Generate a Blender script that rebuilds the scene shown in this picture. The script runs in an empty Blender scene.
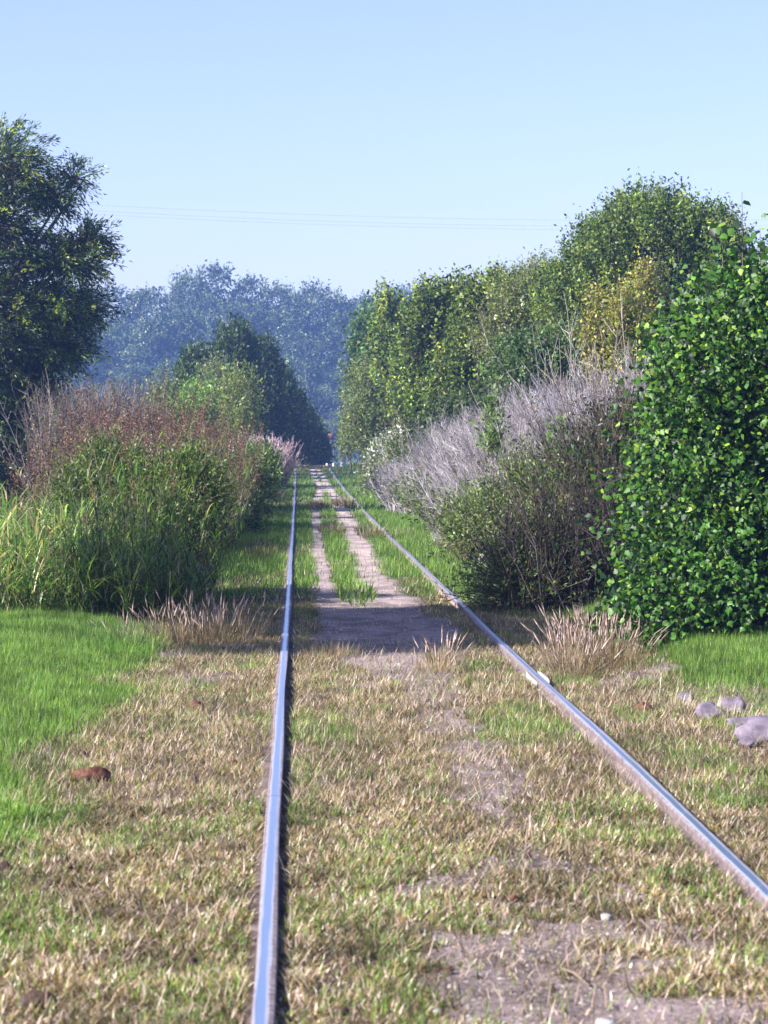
import bpy, math, random
import numpy as np
from math import radians, sin, cos, pi, tan

# ------------------------------------------------------------------ scene, camera, light
S = bpy.context.scene
COL = S.collection
F = 2600.0                                   # focal length in pixels (1024 px high frame)
CAM = np.array([0.0, 0.0, 1.5])
YAW = math.atan(86 / F); PITCH = math.atan(62 / F)
cd = bpy.data.cameras.new('camera'); cam = bpy.data.objects.new('camera', cd); COL.objects.link(cam)
cam.location = CAM; cam.rotation_euler = (pi / 2 - PITCH, 0, -YAW)
cd.sensor_fit = 'VERTICAL'; cd.sensor_height = 36; cd.lens = 36 * F / 1024
cd.clip_start = 0.5; cd.clip_end = 6000
cd.dof.use_dof = True; cd.dof.focus_distance = 26.0; cd.dof.aperture_fstop = 9
S.camera = cam
SUN_EL = radians(35); SUN_AZ = (-0.92, -0.392)     # horizontal direction towards the sun
w = bpy.data.worlds.new('World'); S.world = w; w.use_nodes = True
nt = w.node_tree; bg = nt.nodes['Background']
sky = nt.nodes.new('ShaderNodeTexSky'); sky.sky_type = 'NISHITA'; sky.sun_disc = False
sky.sun_elevation = SUN_EL; sky.sun_rotation = math.atan2(SUN_AZ[0], SUN_AZ[1])
sky.air_density = 1.0; sky.dust_density = 0.7; sky.ozone_density = 3.0
tn = nt.nodes.new('ShaderNodeMix'); tn.data_type = 'RGBA'; tn.blend_type = 'MULTIPLY'; tn.inputs[0].default_value = 1; tn.inputs[7].default_value = (1.08, .93, 1.07, 1)
nt.links.new(sky.outputs[0], tn.inputs[6]); nt.links.new(tn.outputs[2], bg.inputs[0]); bg.inputs[1].default_value = 0.083
sl = bpy.data.lights.new('sun', 'SUN'); sl.energy = 5.0; sl.angle = radians(0.55); sl.color = (1.0, 0.955, 0.91)
so = bpy.data.objects.new('sun', sl); COL.objects.link(so)
from mathutils import Vector
tv = Vector((SUN_AZ[0] * cos(SUN_EL), SUN_AZ[1] * cos(SUN_EL), sin(SUN_EL)))
so.rotation_euler = tv.to_track_quat('Z', 'Y').to_euler(); so.location = (-20, 10, 30)
vs = S.view_settings; vs.view_transform = 'Standard'; vs.look = 'None'; vs.gamma = 1; vs.exposure = 1.42
S.cycles.max_bounces = 6; S.cycles.diffuse_bounces = 3; S.cycles.glossy_bounces = 2
S.cycles.transmission_bounces = 3; S.cycles.volume_bounces = 1; S.cycles.transparent_max_bounces = 4
HAZE = 0.00075

# ------------------------------------------------------------------ picture measurements -> world
FW = np.array([sin(YAW) * cos(PITCH), cos(YAW) * cos(PITCH), -sin(PITCH)])
RT = np.array([cos(YAW), -sin(YAW), 0.0]); UP = np.cross(RT, FW)
def P(px, py, Y):
    d = FW + RT * (px - 384) / F - UP * (py - 512) / F
    return CAM + d * (Y / d[1])
def prof(y):
    y = np.asarray(y, float)
    return np.interp(y, [-20, 50, 87, 112, 128, 134, 140, 160, 200, 400, 3000], [0, 0, .15, .36, .56, .585, .55, .1, -1.0, -1.0, -1.0])

# ------------------------------------------------------------------ noise
def _h(ix, iy, s):
    n = (ix.astype(np.int64) * 374761393 + iy.astype(np.int64) * 668265263 + s * 1442695041) & 0xffffffff
    n = ((n ^ (n >> 13)) * 1274126177) & 0xffffffff
    return ((n ^ (n >> 16)) & 0xffff) / 65535.0
def vn(x, y, s=0):
    ix = np.floor(x); iy = np.floor(y); fx = x - ix; fy = y - iy
    fx = fx * fx * (3 - 2 * fx); fy = fy * fy * (3 - 2 * fy)
    a = _h(ix, iy, s); b = _h(ix + 1, iy, s); c = _h(ix, iy + 1, s); d = _h(ix + 1, iy + 1, s)
    return a + (b - a) * fx + (c - a) * fy + (a - b - c + d) * fx * fy
def fbm(x, y, s=0, o=3):
    v = 0; a = .5; t = 0
    for k in range(o):
        v = v + a * vn(x * 2 ** k, y * 2 ** k, s + k * 17); t += a; a *= .5
    return v / t
def sm(a, b, x): 
    t = np.clip((x - a) / (b - a), 0, 1); return t * t * (3 - 2 * t)

RAIL_X = (-0.10, 1.55)
# ground cover: how much bare dirt and how much green at (x, y)
def zones(x, y):
    n1 = fbm(x * 1.6, y * .9, 3); n2 = fbm(x * 5, y * 2.5, 9); n3 = fbm(x * .8, y * .35, 21)
    n4 = fbm(x * 2.2, y * 1.1, 77)
    # wheel ruts
    wr = np.interp(y, [5, 6.4, 8.4, 8.9, 9.6, 10.6, 12, 13.5, 16, 17.5, 19, 21, 24, 30, 60, 90, 134], [.34, .40, .42, .40, .19, .17, .15, .13, .15, .28, .5, .62, .45, .2, .2, .18, .12])
    cr = np.interp(y, [5, 8, 12, 18, 24, 35, 66, 134], [.78, .8, .86, .75, .75, .93, 1.08, 1.0])
    e = np.abs(x - cr) - wr + (n2 - .5) * .28 + (n4 - .5) * .22
    dirt = 1 - sm(-.07, .09, e)
    dirt = dirt * np.interp(y, [9, 9.6, 16, 18], [1, .85, .85, 1])
    cl = np.interp(y, [20, 24, 35, 57, 72, 90, 105, 134], [.5, .3, .3, .38, .55, .78, .7, .7])
    wl = np.interp(y, [19, 21, 24, 30, 90, 134], [.0, .28, .15, .09, .13, .12])
    dirt = np.maximum(dirt, 1 - sm(-.05, .07, np.abs(x - cl) - wl + (n2 - .5) * .15 + (y < 18) * 3))
    dirt = np.maximum(dirt, sm(.60, .68, n4) * np.interp(y, [15, 16.5, 20, 23], [0, .8, .8, 0]) * (x > -1.2) * (x < 1.5))
    band = fbm(x * 1.3 + y * .2, y * 2.8, 131)
    dirt = dirt * np.where(y < 18, .35 + .65 * sm(.28, .42, band), 1)
    # dirt line along the rails
    for rx in RAIL_X:
        dirt = np.maximum(dirt, 1 - sm(.04, .085, np.abs(x - rx) + (n2 - .5) * .05))
    # bare strip on the right by the ivy and the slabs
    dirt = np.maximum(dirt, (1 - sm(.05, .16, np.abs(y - (17.2 + (x - 2.3) * 2.0)) * .25 + (n2 - .5) * .1)) * (x > 1.9) * (x < 2.6) * .8)
    dirt = np.maximum(dirt, (1 - sm(-.05, .2, np.hypot((x - 2.85) / .5, (y - 15.4) / 1.2) - 1 + (n2 - .5) * .4)) * .5)
    # green
    gl = sm(.28, -.25, x + 1.15 + (n1 - .5) * .9) 
    gl = gl * np.interp(y, [5, 8, 10, 13], [.55, .6, .75, 1])
    gr = sm(-.1, .2, x - np.interp(y, [15, 16.3, 19.5, 24], [3.2, 2.35, 2.62, 2.2]) + (n2 - .5) * .2) * np.interp(y, [14, 15.5, 16.2], [0, .3, 1])
    far = sm(24.5, 27, y) * np.clip(.95 - sm(.52, .66, n3) * .55 - sm(90, 134, y) * .45, 0, 1)
    pat = sm(.60, .80, n1) * .35
    pr = sm(1.9, 3, x) * sm(.45, .6, n4) * .5
    green = np.clip(np.maximum.reduce([gl, gr, far, pat, pr]), 0, 1)
    return dirt, green, n1, n2
def rails_dip(x, y):
    g = 0
    for rx, s0, s1 in ((RAIL_X[0], .030, .064), (RAIL_X[1], -.058, -.030)):
        a, b = min(s0, s1), max(s0, s1)
        g = g - .05 * ((x - rx > a - .012) & (x - rx < b + .0)) * np.where(vn(y * 3, x * 0 + 2, 5) > .32, 1, .3)
    return g
def zg(x, y):
    x = np.asarray(x, float); y = np.asarray(y, float)
    z = prof(y) + (fbm(x * .7, y * .4, 40) - .5) * .06 * np.clip(1 - np.minimum(abs(x - RAIL_X[0]), abs(x - RAIL_X[1])) * 0, 0, 1) * .5
    z = z + (fbm(x * 6, y * 4, 50) - .5) * .025
    z = z + sm(2.3, 3.0, x) * np.interp(y, [14.5, 17, 20, 40], [0, .07, .12, .12]) + sm(-1.0, -2.2, x) * np.interp(y, [10, 18, 60], [0, .08, .1])
    return z

# ------------------------------------------------------------------ materials
def mat(name, build):
    m = bpy.data.materials.new(name); m.use_nodes = True
    t = m.node_tree; p = t.nodes['Principled BSDF']; build(t, p); return m
def N(t, k, **kw):
    n = t.nodes.new(k)
    for a, b in kw.items(): setattr(n, a, b)
    return n
def leafy(name, rough=.5, spec=.5, trans=.35, tint=(1.0, 1.0, .55), attr=True, col=None):
    def b(t, p):
        p.inputs['Roughness'].default_value = rough; p.inputs['Specular IOR Level'].default_value = spec
        if attr:
            a = N(t, 'ShaderNodeAttribute', attribute_name='Col'); src = a.outputs[0]
        else:
            r = N(t, 'ShaderNodeRGB'); r.outputs[0].default_value = (*col, 1)
            oi = N(t, 'ShaderNodeObjectInfo'); hs = N(t, 'ShaderNodeHueSaturation')
            mr = N(t, 'ShaderNodeMapRange'); mr.inputs[3].default_value = .6; mr.inputs[4].default_value = 1.7
            t.links.new(oi.outputs['Random'], mr.inputs[0]); t.links.new(mr.outputs[0], hs.inputs['Value'])
            t.links.new(r.outputs[0], hs.inputs['Color']); src = hs.outputs[0]
        t.links.new(src, p.inputs['Base Color'])
        tr = N(t, 'ShaderNodeBsdfTranslucent'); mx = N(t, 'ShaderNodeMix', data_type='RGBA', blend_type='MULTIPLY')
        mx.inputs[0].default_value = 1; mx.inputs[7].default_value = (*[c * 2.0 for c in tint], 1)
        t.links.new(src, mx.inputs[6]); t.links.new(mx.outputs[2], tr.inputs[0])
        ms = N(t, 'ShaderNodeMixShader'); ms.inputs[0].default_value = trans
        t.links.new(p.outputs[0], ms.inputs[1]); t.links.new(tr.outputs[0], ms.inputs[2])
        t.links.new(ms.outputs[0], t.nodes['Material Output'].inputs[0])
    return mat(name, b)
def noisy(name, c1, c2, scale=8, rough=.8, bump=.3, metal=0.0, stretch=(1, 1, 1), spec=.3):
    def b(t, p):
        tc = N(t, 'ShaderNodeTexCoord'); mp = N(t, 'ShaderNodeMapping'); mp.inputs[3].default_value = stretch
        no = N(t, 'ShaderNodeTexNoise'); no.inputs['Scale'].default_value = scale; no.inputs['Detail'].default_value = 6
        cr = N(t, 'ShaderNodeValToRGB'); cr.color_ramp.elements[0].position = .35; cr.color_ramp.elements[1].position = .65
        cr.color_ramp.elements[0].color = (*c1, 1); cr.color_ramp.elements[1].color = (*c2, 1)
        t.links.new(tc.outputs['Object'], mp.inputs[0]); t.links.new(mp.outputs[0], no.inputs['Vector'])
        t.links.new(no.outputs[0], cr.inputs[0]); t.links.new(cr.outputs[0], p.inputs['Base Color'])
        bp = N(t, 'ShaderNodeBump'); bp.inputs['Strength'].default_value = bump; bp.inputs['Distance'].default_value = .02
        t.links.new(no.outputs[0], bp.inputs['Height']); t.links.new(bp.outputs[0], p.inputs['Normal'])
        p.inputs['Roughness'].default_value = rough; p.inputs['Metallic'].default_value = metal
        p.inputs['Specular IOR Level'].default_value = spec
    return mat(name, b)
M = {}
M['leaf'] = leafy('leaf_green', .45, .5, .35)
M['glossleaf'] = leafy('leaf_glossy', .5, .35, .30)
M['farleaf'] = leafy('leaf_far', .7, .3, .15)
M['grass'] = leafy('grass_blade', .6, .3, .3)
M['dry'] = leafy('dry_stalk', .8, .2, .15, (1, .9, .7))
M['ivy'] = leafy('ivy_leaf', .48, .38, .3, attr=False, col=(.045, .12, .016))
M['bark'] = noisy('bark', (.05, .035, .03), (.13, .10, .085), 12, .9, .6, stretch=(1, 1, .2))
M['palebark'] = noisy('pale_bark', (.30, .26, .25), (.50, .46, .44), 4, .9, .4, stretch=(1, 1, .2))
M['stem'] = noisy('stem', (.10, .075, .05), (.20, .16, .11), 20, .9, .2)
M['stone'] = noisy('stone', (.10, .08, .105), (.22, .18, .22), 14, .85, .6)
M['palestone'] = noisy('pale_stone', (.30, .27, .26), (.45, .42, .40), 20, .85, .5)
M['litter'] = noisy('dead_leaf', (.05, .018, .012), (.17, .07, .04), 40, .75, .4)
M['darklitter'] = noisy('dark_dead_leaf', (.03, .018, .015), (.09, .05, .035), 40, .8, .4)
M['sleeper'] = noisy('sleeper_wood', (.28, .13, .07), (.50, .30, .18), 18, .85, .6, stretch=(.3, 3, 3))
M['post'] = noisy('post_wood', (.07, .035, .025), (.14, .07, .05), 18, .85, .4)
M['white'] = noisy('white_paint', (.75, .75, .75), (.85, .85, .85), 10, .6, .1)
M['redpaint'] = noisy('red_paint', (.16, .05, .045), (.22, .07, .05), 10, .6, .1)
M['wire'] = noisy('wire_metal', (.25, .25, .28), (.35, .35, .38), 10, .6, .0)

def rail_mat():
    def b(t, p):
        tc = N(t, 'ShaderNodeTexCoord'); sx = N(t, 'ShaderNodeSeparateXYZ'); t.links.new(tc.outputs['Object'], sx.inputs[0])
        mp = N(t, 'ShaderNodeMapping'); mp.inputs[3].default_value = (30, 1.2, 30)
        t.links.new(tc.outputs['Object'], mp.inputs[0])
        no = N(t, 'ShaderNodeTexNoise'); no.inputs['Scale'].default_value = 2; no.inputs['Detail'].default_value = 5
        t.links.new(mp.outputs[0], no.inputs['Vector'])
        n2 = N(t, 'ShaderNodeTexNoise'); n2.inputs['Scale'].default_value = 35; n2.inputs['Detail'].default_value = 5
        t.links.new(tc.outputs['Object'], n2.inputs['Vector'])
        # worn running band: |x + wobble| < .014
        wob = N(t, 'ShaderNodeMath', operation='MULTIPLY_ADD'); t.links.new(no.outputs[0], wob.inputs[0]); wob.inputs[1].default_value = .016; wob.inputs[2].default_value = -.008
        ad = N(t, 'ShaderNodeMath', operation='ADD'); t.links.new(sx.outputs[0], ad.inputs[0]); t.links.new(wob.outputs[0], ad.inputs[1])
        ab = N(t, 'ShaderNodeMath', operation='ABSOLUTE'); t.links.new(ad.outputs[0], ab.inputs[0])
        mr = N(t, 'ShaderNodeMapRange'); mr.inputs[1].default_value = .010; mr.inputs[2].default_value = .024; mr.inputs[3].default_value = 1; mr.inputs[4].default_value = 0
        t.links.new(ab.outputs[0], mr.inputs[0])
        sz = N(t, 'ShaderNodeNewGeometry'); s3 = N(t, 'ShaderNodeSeparateXYZ'); t.links.new(sz.outputs['Normal'], s3.inputs[0])
        top = N(t, 'ShaderNodeMath', operation='GREATER_THAN'); t.links.new(s3.outputs[2], top.inputs[0]); top.inputs[1].default_value = .7
        mk = N(t, 'ShaderNodeMath', operation='MULTIPLY'); t.links.new(mr.outputs[0], mk.inputs[0]); t.links.new(top.outputs[0], mk.inputs[1])
        rust = N(t, 'ShaderNodeValToRGB'); rust.color_ramp.elements[0].color = (.075, .05, .048, 1); rust.color_ramp.elements[1].color = (.27, .22, .23, 1)
        rust.color_ramp.elements[0].position = .3; rust.color_ramp.elements[1].position = .7
        t.links.new(n2.outputs[0], rust.inputs[0])
        mx = N(t, 'ShaderNodeMix', data_type='RGBA'); t.links.new(mk.outputs[0], mx.inputs[0]); t.links.new(rust.outputs[0], mx.inputs[6])
        mx.inputs[7].default_value = (.62, .68, .82, 1)
        t.links.new(mx.outputs[2], p.inputs['Base Color'])
        me = N(t, 'ShaderNodeMath', operation='MULTIPLY'); t.links.new(mk.outputs[0], me.inputs[0]); me.inputs[1].default_value = .95
        t.links.new(me.outputs[0], p.inputs['Metallic'])
        ro = N(t, 'ShaderNodeMapRange'); ro.inputs[3].default_value = .75; ro.inputs[4].default_value = .30
        t.links.new(mk.outputs[0], ro.inputs[0]); t.links.new(ro.outputs[0], p.inputs['Roughness'])
        bp = N(t, 'ShaderNodeBump'); bp.inputs['Strength'].default_value = .25; bp.inputs['Distance'].default_value = .004
        t.links.new(n2.outputs[0], bp.inputs['Height']); t.links.new(bp.outputs[0], p.inputs['Normal'])
    return mat('rail_steel', b)
M['rail'] = rail_mat()
def ground_mat():
    def b(t, p):
        a = N(t, 'ShaderNodeAttribute', attribute_name='Col'); tc = N(t, 'ShaderNodeTexCoord')
        n1 = N(t, 'ShaderNodeTexNoise'); n1.inputs['Scale'].default_value = 45; n1.inputs['Detail'].default_value = 8; n1.inputs['Roughness'].default_value = .7
        n2 = N(t, 'ShaderNodeTexNoise'); n2.inputs['Scale'].default_value = 7; n2.inputs['Detail'].default_value = 6
        for n in (n1, n2): t.links.new(tc.outputs['Object'], n.inputs['Vector'])
        r = N(t, 'ShaderNodeMapRange'); r.inputs[1].default_value = .3; r.inputs[2].default_value = .7; r.inputs[3].default_value = .6; r.inputs[4].default_value = 1.4
        t.links.new(n1.outputs[0], r.inputs[0])
        r2 = N(t, 'ShaderNodeMapRange'); r2.inputs[1].default_value = .3; r2.inputs[2].default_value = .7; r2.inputs[3].default_value = .75; r2.inputs[4].default_value = 1.25
        t.links.new(n2.outputs[0], r2.inputs[0])
        mu = N(t, 'ShaderNodeMath', operation='MULTIPLY'); t.links.new(r.outputs[0], mu.inputs[0]); t.links.new(r2.outputs[0], mu.inputs[1])
        mx = N(t, 'ShaderNodeVectorMath', operation='SCALE'); t.links.new(a.outputs[0], mx.inputs[0]); t.links.new(mu.outputs[0], mx.inputs['Scale'])
        t.links.new(mx.outputs[0], p.inputs['Base Color']); p.inputs['Roughness'].default_value = .95; p.inputs['Specular IOR Level'].default_value = .15
        bp = N(t, 'ShaderNodeBump'); bp.inputs['Strength'].default_value = .7; bp.inputs['Distance'].default_value = .03
        t.links.new(n1.outputs[0], bp.inputs['Height']); t.links.new(bp.outputs[0], p.inputs['Normal'])
    return mat('ground_soil', b)
M['ground'] = ground_mat()

# ------------------------------------------------------------------ object helpers
def tag(o, label=None, cat=None, group=None, kind=None):
    if label: o['label'] = label
    if cat: o['category'] = cat
    if group: o['group'] = group
    if kind: o['kind'] = kind
    return o
def thing(name, loc, label, cat, group=None):
    o = bpy.data.objects.new(name, None); COL.objects.link(o); o.location = [float(v) for v in loc]
    o.empty_display_size = .2
    return tag(o, label, cat, group)
def link(name, me, parent=None):
    o = bpy.data.objects.new(name, me); COL.objects.link(o)
    if parent is not None:
        o.parent = parent
        if name in ('twigs', 'blades', 'stalks', 'stems', 'seed_heads', 'foliage', 'flowers'): o['kind'] = 'stuff'
    return o
class Acc:            # collects numpy geometry, all faces of k corners kept per block
    def __init__(s): s.v = []; s.c = []; s.f = []; s.n = 0
    def add(s, v, f, c=None):          # v (n,3)  f (m,k)  c (n,3)
        s.v.append(v); s.f.append(np.asarray(f) + s.n); s.n += len(v)
        s.c.append(np.ones((len(v), 3)) * .5 if c is None else c)
    def mesh(s, name, material, origin=(0, 0, 0), smooth=False):
        v = np.concatenate(s.v) - np.asarray(origin, float); c = np.concatenate(s.c)
        me = bpy.data.meshes.new(name); me.vertices.add(len(v)); me.vertices.foreach_set('co', v.astype(np.float32).ravel())
        li = np.concatenate([f.ravel() for f in s.f]); tot = np.concatenate([np.full(len(f), f.shape[1]) for f in s.f])
        st = np.concatenate([[0], np.cumsum(tot)[:-1]])
        me.loops.add(len(li)); me.loops.foreach_set('vertex_index', li.astype(np.int32))
        me.polygons.add(len(tot)); me.polygons.foreach_set('loop_start', st.astype(np.int32))
        me.polygons.foreach_set('loop_total', tot.astype(np.int32))
        if smooth: me.polygons.foreach_set('use_smooth', np.ones(len(tot), bool))
        me.update(calc_edges=True)
        at = me.color_attributes.new('Col', 'FLOAT_COLOR', 'POINT')
        at.data.foreach_set('color', np.concatenate([c, np.ones((len(c), 1))], 1).astype(np.float32).ravel())
        me.materials.append(material); return me
def unit(a): return a / (np.linalg.norm(a, axis=-1, keepdims=True) + 1e-9)
def leaves(acc, pos, d, L, W, col, rng, fold=.15):
    n = len(pos); r = rng.normal(size=(n, 3)); s = unit(np.cross(d, r)); nn = np.cross(s, d)
    L = np.broadcast_to(L, n)[:, None]; W = np.broadcast_to(W, n)[:, None]
    v = np.stack([pos, pos + d * L * .45 + s * W * .5 + nn * W * fold, pos + d * L - nn * L * .12, pos + d * L * .45 - s * W * .5 + nn * W * fold], 1)
    acc.add(v.reshape(-1, 3), np.arange(4 * n).reshape(n, 4), np.repeat(col, 4, 0))
def sticks(acc, a, b, r0, r1, col):
    n = len(a); d = unit(b - a); h = np.where(np.abs(d[:, 2:3]) > .9, np.array([[1., 0, 0]]), np.array([[0, 0, 1.]]))
    u = unit(np.cross(d, h)); w_ = np.cross(d, u)
    r0 = np.broadcast_to(r0, n)[:, None]; r1 = np.broadcast_to(r1, n)[:, None]; vs_ = []
    for k in range(3):
        o = u * cos(k * 2.0944) + w_ * sin(k * 2.0944); vs_ += [a + o * r0, b + o * r1]
    v = np.stack(vs_, 1).reshape(-1, 3); base = np.arange(n)[:, None] * 6
    f = np.concatenate([base + np.array([[0, 2, 3, 1]]), base + np.array([[2, 4, 5, 3]]), base + np.array([[4, 0, 1, 5]])])
    acc.add(v, f, np.repeat(col, 6, 0))
def blades(acc, pos, az, L, W, lean, curl, col, tipcol=None, seg=3):
    """arching strips: lean = start angle from vertical, curl = extra bend to the tip"""
    n = len(pos); hd = np.stack([np.cos(az), np.sin(az), 0 * az], 1); sd = np.stack([-np.sin(az), np.cos(az), 0 * az], 1)
    tw = np.stack([sd[:, 0], sd[:, 1], sd[:, 0] * 0], 1)
    p = pos.copy(); rows = []; cols = []
    L = np.broadcast_to(L, n); W = np.broadcast_to(W, n)
    for k in range(seg + 1):
        t = k / seg; wd = (W * (1 - t ** 1.6) * .5)[:, None] * (1 if k else .6)
        cc = col if tipcol is None else col * (1 - t) + tipcol * t
        if k < seg: rows += [p - tw * wd, p + tw * wd]; cols += [cc, cc]
        else: rows += [p]; cols += [cc]
        an = lean + curl * t; st = (L / seg)[:, None]
        p = p + (hd * np.sin(an)[:, None] + np.array([[0, 0, 1.]]) * np.cos(an)[:, None]) * st
    m = 2 * seg + 1; v = np.stack(rows, 1).reshape(-1, 3); c = np.stack(cols, 1).reshape(-1, 3); base = np.arange(n)[:, None] * m
    if seg > 1:
        q = np.concatenate([base + np.array([[2 * k, 2 * k + 1, 2 * k + 3, 2 * k + 2]]) for k in range(seg - 1)]); acc.add(v, q, c)
        acc.f.append(base + np.array([[2 * seg - 2, 2 * seg - 1, 2 * seg]]) + acc.n - len(v))
    else: acc.add(v, base + np.array([[0, 1, 2]]), c)
def pick(rng, pal, n, jit=.25):
    pal = np.array(pal, float); wts = pal[:, 3] / pal[:, 3].sum(); i = rng.choice(len(pal), n, p=wts)
    c = pal[i, :3] * np.exp(rng.normal(0, jit, (n, 1))); return np.clip(c, 0, .9)
def E(px, py, rx, ry, Y, rd=None):
    s = Y / F; return (P(px, py, Y), np.array([rx * s, (rd if rd else rx * s), ry * s]))
def twigs(rng, ells, n, L, out=1., up=.6, jit=.3, r=(.5, 1.0), zmin=-.6):
    ar = np.array([e[1][0] * e[1][2] + e[1][1] * e[1][2] + e[1][0] * e[1][1] for e in ells]); i = rng.choice(len(ells), n, p=ar / ar.sum())
    c = np.array([e[0] for e in ells])[i]; R = np.array([e[1] for e in ells])[i]
    u = unit(rng.normal(size=(n, 3))); u[:, 2] = np.where(u[:, 2] < zmin, -u[:, 2], u[:, 2])
    k = rng.uniform(r[0], r[1], n)[:, None]
    s = c + u * R * k; d = unit(u * out + np.array([[0, 0, up]]) + rng.normal(0, jit, (n, 3)))
    return s, d, L * rng.uniform(.5, 1.4, n)
def leafed(acc, rng, s, d, L, per, leaf, pal, spread=.03, ld=(.6, .5, 0.), tj=.3, lj=.2, droop=0., wr=.4, inner=1.0):
    n = len(s); tc = pick(rng, pal, n, tj); i = np.repeat(np.arange(n), per); m = len(i)
    t = np.tile(np.linspace(.08, 1, per), n) + rng.normal(0, .05, m)
    p = s[i] + d[i] * (L[i] * t)[:, None] + rng.normal(0, spread, (m, 3)); p[:, 2] -= droop * L[i] * t * t
    D = unit(d[i] * ld[0] + rng.normal(0, ld[1], (m, 3)) + np.array([[0, 0, ld[2]]]))
    c = tc[i] * np.exp(rng.normal(0, lj, (m, 1)))
    sz = leaf * rng.uniform(.6, 1.25, m)
    leaves(acc, p, D, sz, sz * wr, c, rng)
def tube(acc, pts, rad, k=7, col=None):
    pts = np.array(pts, float); n = len(pts); v = []
    for i in range(n):
        a = pts[min(i + 1, n - 1)] - pts[max(i - 1, 0)]; a = a / np.linalg.norm(a)
        h = np.array([1., 0, 0]) if abs(a[2]) > .7 else np.array([0, 0, 1.]); u = np.cross(a, h); u /= np.linalg.norm(u); w_ = np.cross(a, u)
        for j in range(k): v.append(pts[i] + (u * cos(2 * pi * j / k) + w_ * sin(2 * pi * j / k)) * rad[i])
    f = [[i * k + j, i * k + (j + 1) % k, (i + 1) * k + (j + 1) % k, (i + 1) * k + j] for i in range(n - 1) for j in range(k)]
    acc.add(np.array(v), f, None)
def trunk_to(acc, rng, base, tops, r0, mid=None):
    base = np.array(base, float); cen = np.mean(tops, 0); fork = base + (cen - base) * .45
    if mid is not None: fork = np.array(mid)
    tube(acc, [base + [0, 0, -.15], base * .7 + fork * .3 + rng.normal(0, r0 * .5, 3), fork], [r0 * 1.25, r0, r0 * .75], 8)
    for t in tops:
        t = np.array(t); m = fork * .5 + t * .5 + rng.normal(0, .05 * np.linalg.norm(t - fork) + .001, 3)
        tube(acc, [fork - (t - fork) * .03, m, t], [r0 * .6, r0 * .35, r0 * .1], 6)
def gpt(px, Y): p = P(px, 600, Y); return np.array([p[0], Y, float(zg(p[0], Y))])

def tree(name, label, cat, ells, base, seed, n, per, L, leaf, pal, mt='leaf', r0=.1, group=None, bark='bark', stems=None, stempal=None, **kw):
    rng = np.random.default_rng(seed); base = np.array(base, float)
    base[2] = float(zg(base[0], base[1]))
    root = thing(name, base, label, cat, group)
    tw = {k: kw.pop(k) for k in ('out', 'up', 'jit', 'r', 'zmin') if k in kw}
    s, d, l = twigs(rng, ells, n, L, **tw)
    ok = s[:, 2] > zg(s[:, 0], s[:, 1]) + .03; s, d, l = s[ok], d[ok], l[ok]
    a = Acc(); leafed(a, rng, s, d, l, per, leaf, pal, **kw)
    part1 = 'crown' if cat == 'tree' else 'foliage'
    link(part1, a.mesh(part1, M[mt], base), root)
    t = Acc(); trunk_to(t, rng, base, [e[0] for e in ells], r0)
    nn = int(len(s) * (.25 if stems is None else stems)); 
    link('trunk' if cat == 'tree' else 'stems', t.mesh('trunk', M[bark], base, True), root)
    if nn:
        b = Acc(); sticks(b, s[:nn] - d[:nn] * l[:nn, None] * .6, s[:nn] + d[:nn] * l[:nn, None], .012 * l[:nn] + .002, .003, pick(rng, stempal or [(.13, .10, .07, 1)], nn))
        link('twigs', b.mesh('twigs', M['dry'], base), root)
    return root

# ------------------------------------------------------------------ ground sheet
def build_ground():
    xs = np.unique(np.round(np.concatenate([
        np.linspace(-6, -1.2, 60), np.arange(-1.2, 3.2, .05), np.linspace(3.2, 8, 60), 
        [RAIL_X[0] + .034, RAIL_X[0] + .046, RAIL_X[0] + .066, RAIL_X[0] + .08, RAIL_X[1] - .034, RAIL_X[1] - .046, RAIL_X[1] - .066, RAIL_X[1] - .08],
        -6 - np.geomspace(.3, 1400, 26), 8 + np.geomspace(.3, 1400, 26)]), 4))
    ys = np.concatenate([[-60, -20, -5, 0], np.arange(3, 12, .06), np.arange(12, 30, .12), np.arange(30, 60, .4), np.arange(60, 145, 1.0), np.geomspace(145, 2200, 40)])
    X, Y = np.meshgrid(xs, ys); x = X.ravel(); y = Y.ravel()
    z = zg(x, y) + rails_dip(x, y)
    d, g, n1, n2 = zones(x, y)
    near = (np.abs(x) < 9) & (y < 150)
    dirt = np.array([.30, .235, .225]) * np.interp(y, [22, 30, 60], [1, 1.35, 1.6])[:, None] * (.75 + .5 * n2[:, None]) * np.where((y < 14)[:, None], .85, 1.0)
    blotch = sm(.5, .62, fbm(x * 4, y * 2.6, 61))[:, None]  # random darker blotches in the dirt colour
    dirt = dirt * (1 - .35 * blotch)
    dry = np.array([.13, .09, .065]) * (.7 + .6 * n1[:, None]); grn = np.array([.045, .08, .022]) * (.7 + .6 * n1[:, None])
    c = dry * (1 - g[:, None]) + grn * g[:, None]; c = c * (1 - d[:, None]) + dirt * d[:, None]
    c = np.where(near[:, None], c, np.array([.09, .12, .05]))
    nx = len(xs); ny = len(ys); i = np.arange(nx * ny).reshape(ny, nx)
    f = np.stack([i[:-1, :-1], i[:-1, 1:], i[1:, 1:], i[1:, :-1]], -1).reshape(-1, 4)
    a = Acc(); a.add(np.stack([x, y, z], 1), f, c)
    tag(link('ground', a.mesh('ground', M['ground'], smooth=True)), 'grassy ground with bare wheel ruts running between the rails', kind='structure')
build_ground()

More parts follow.
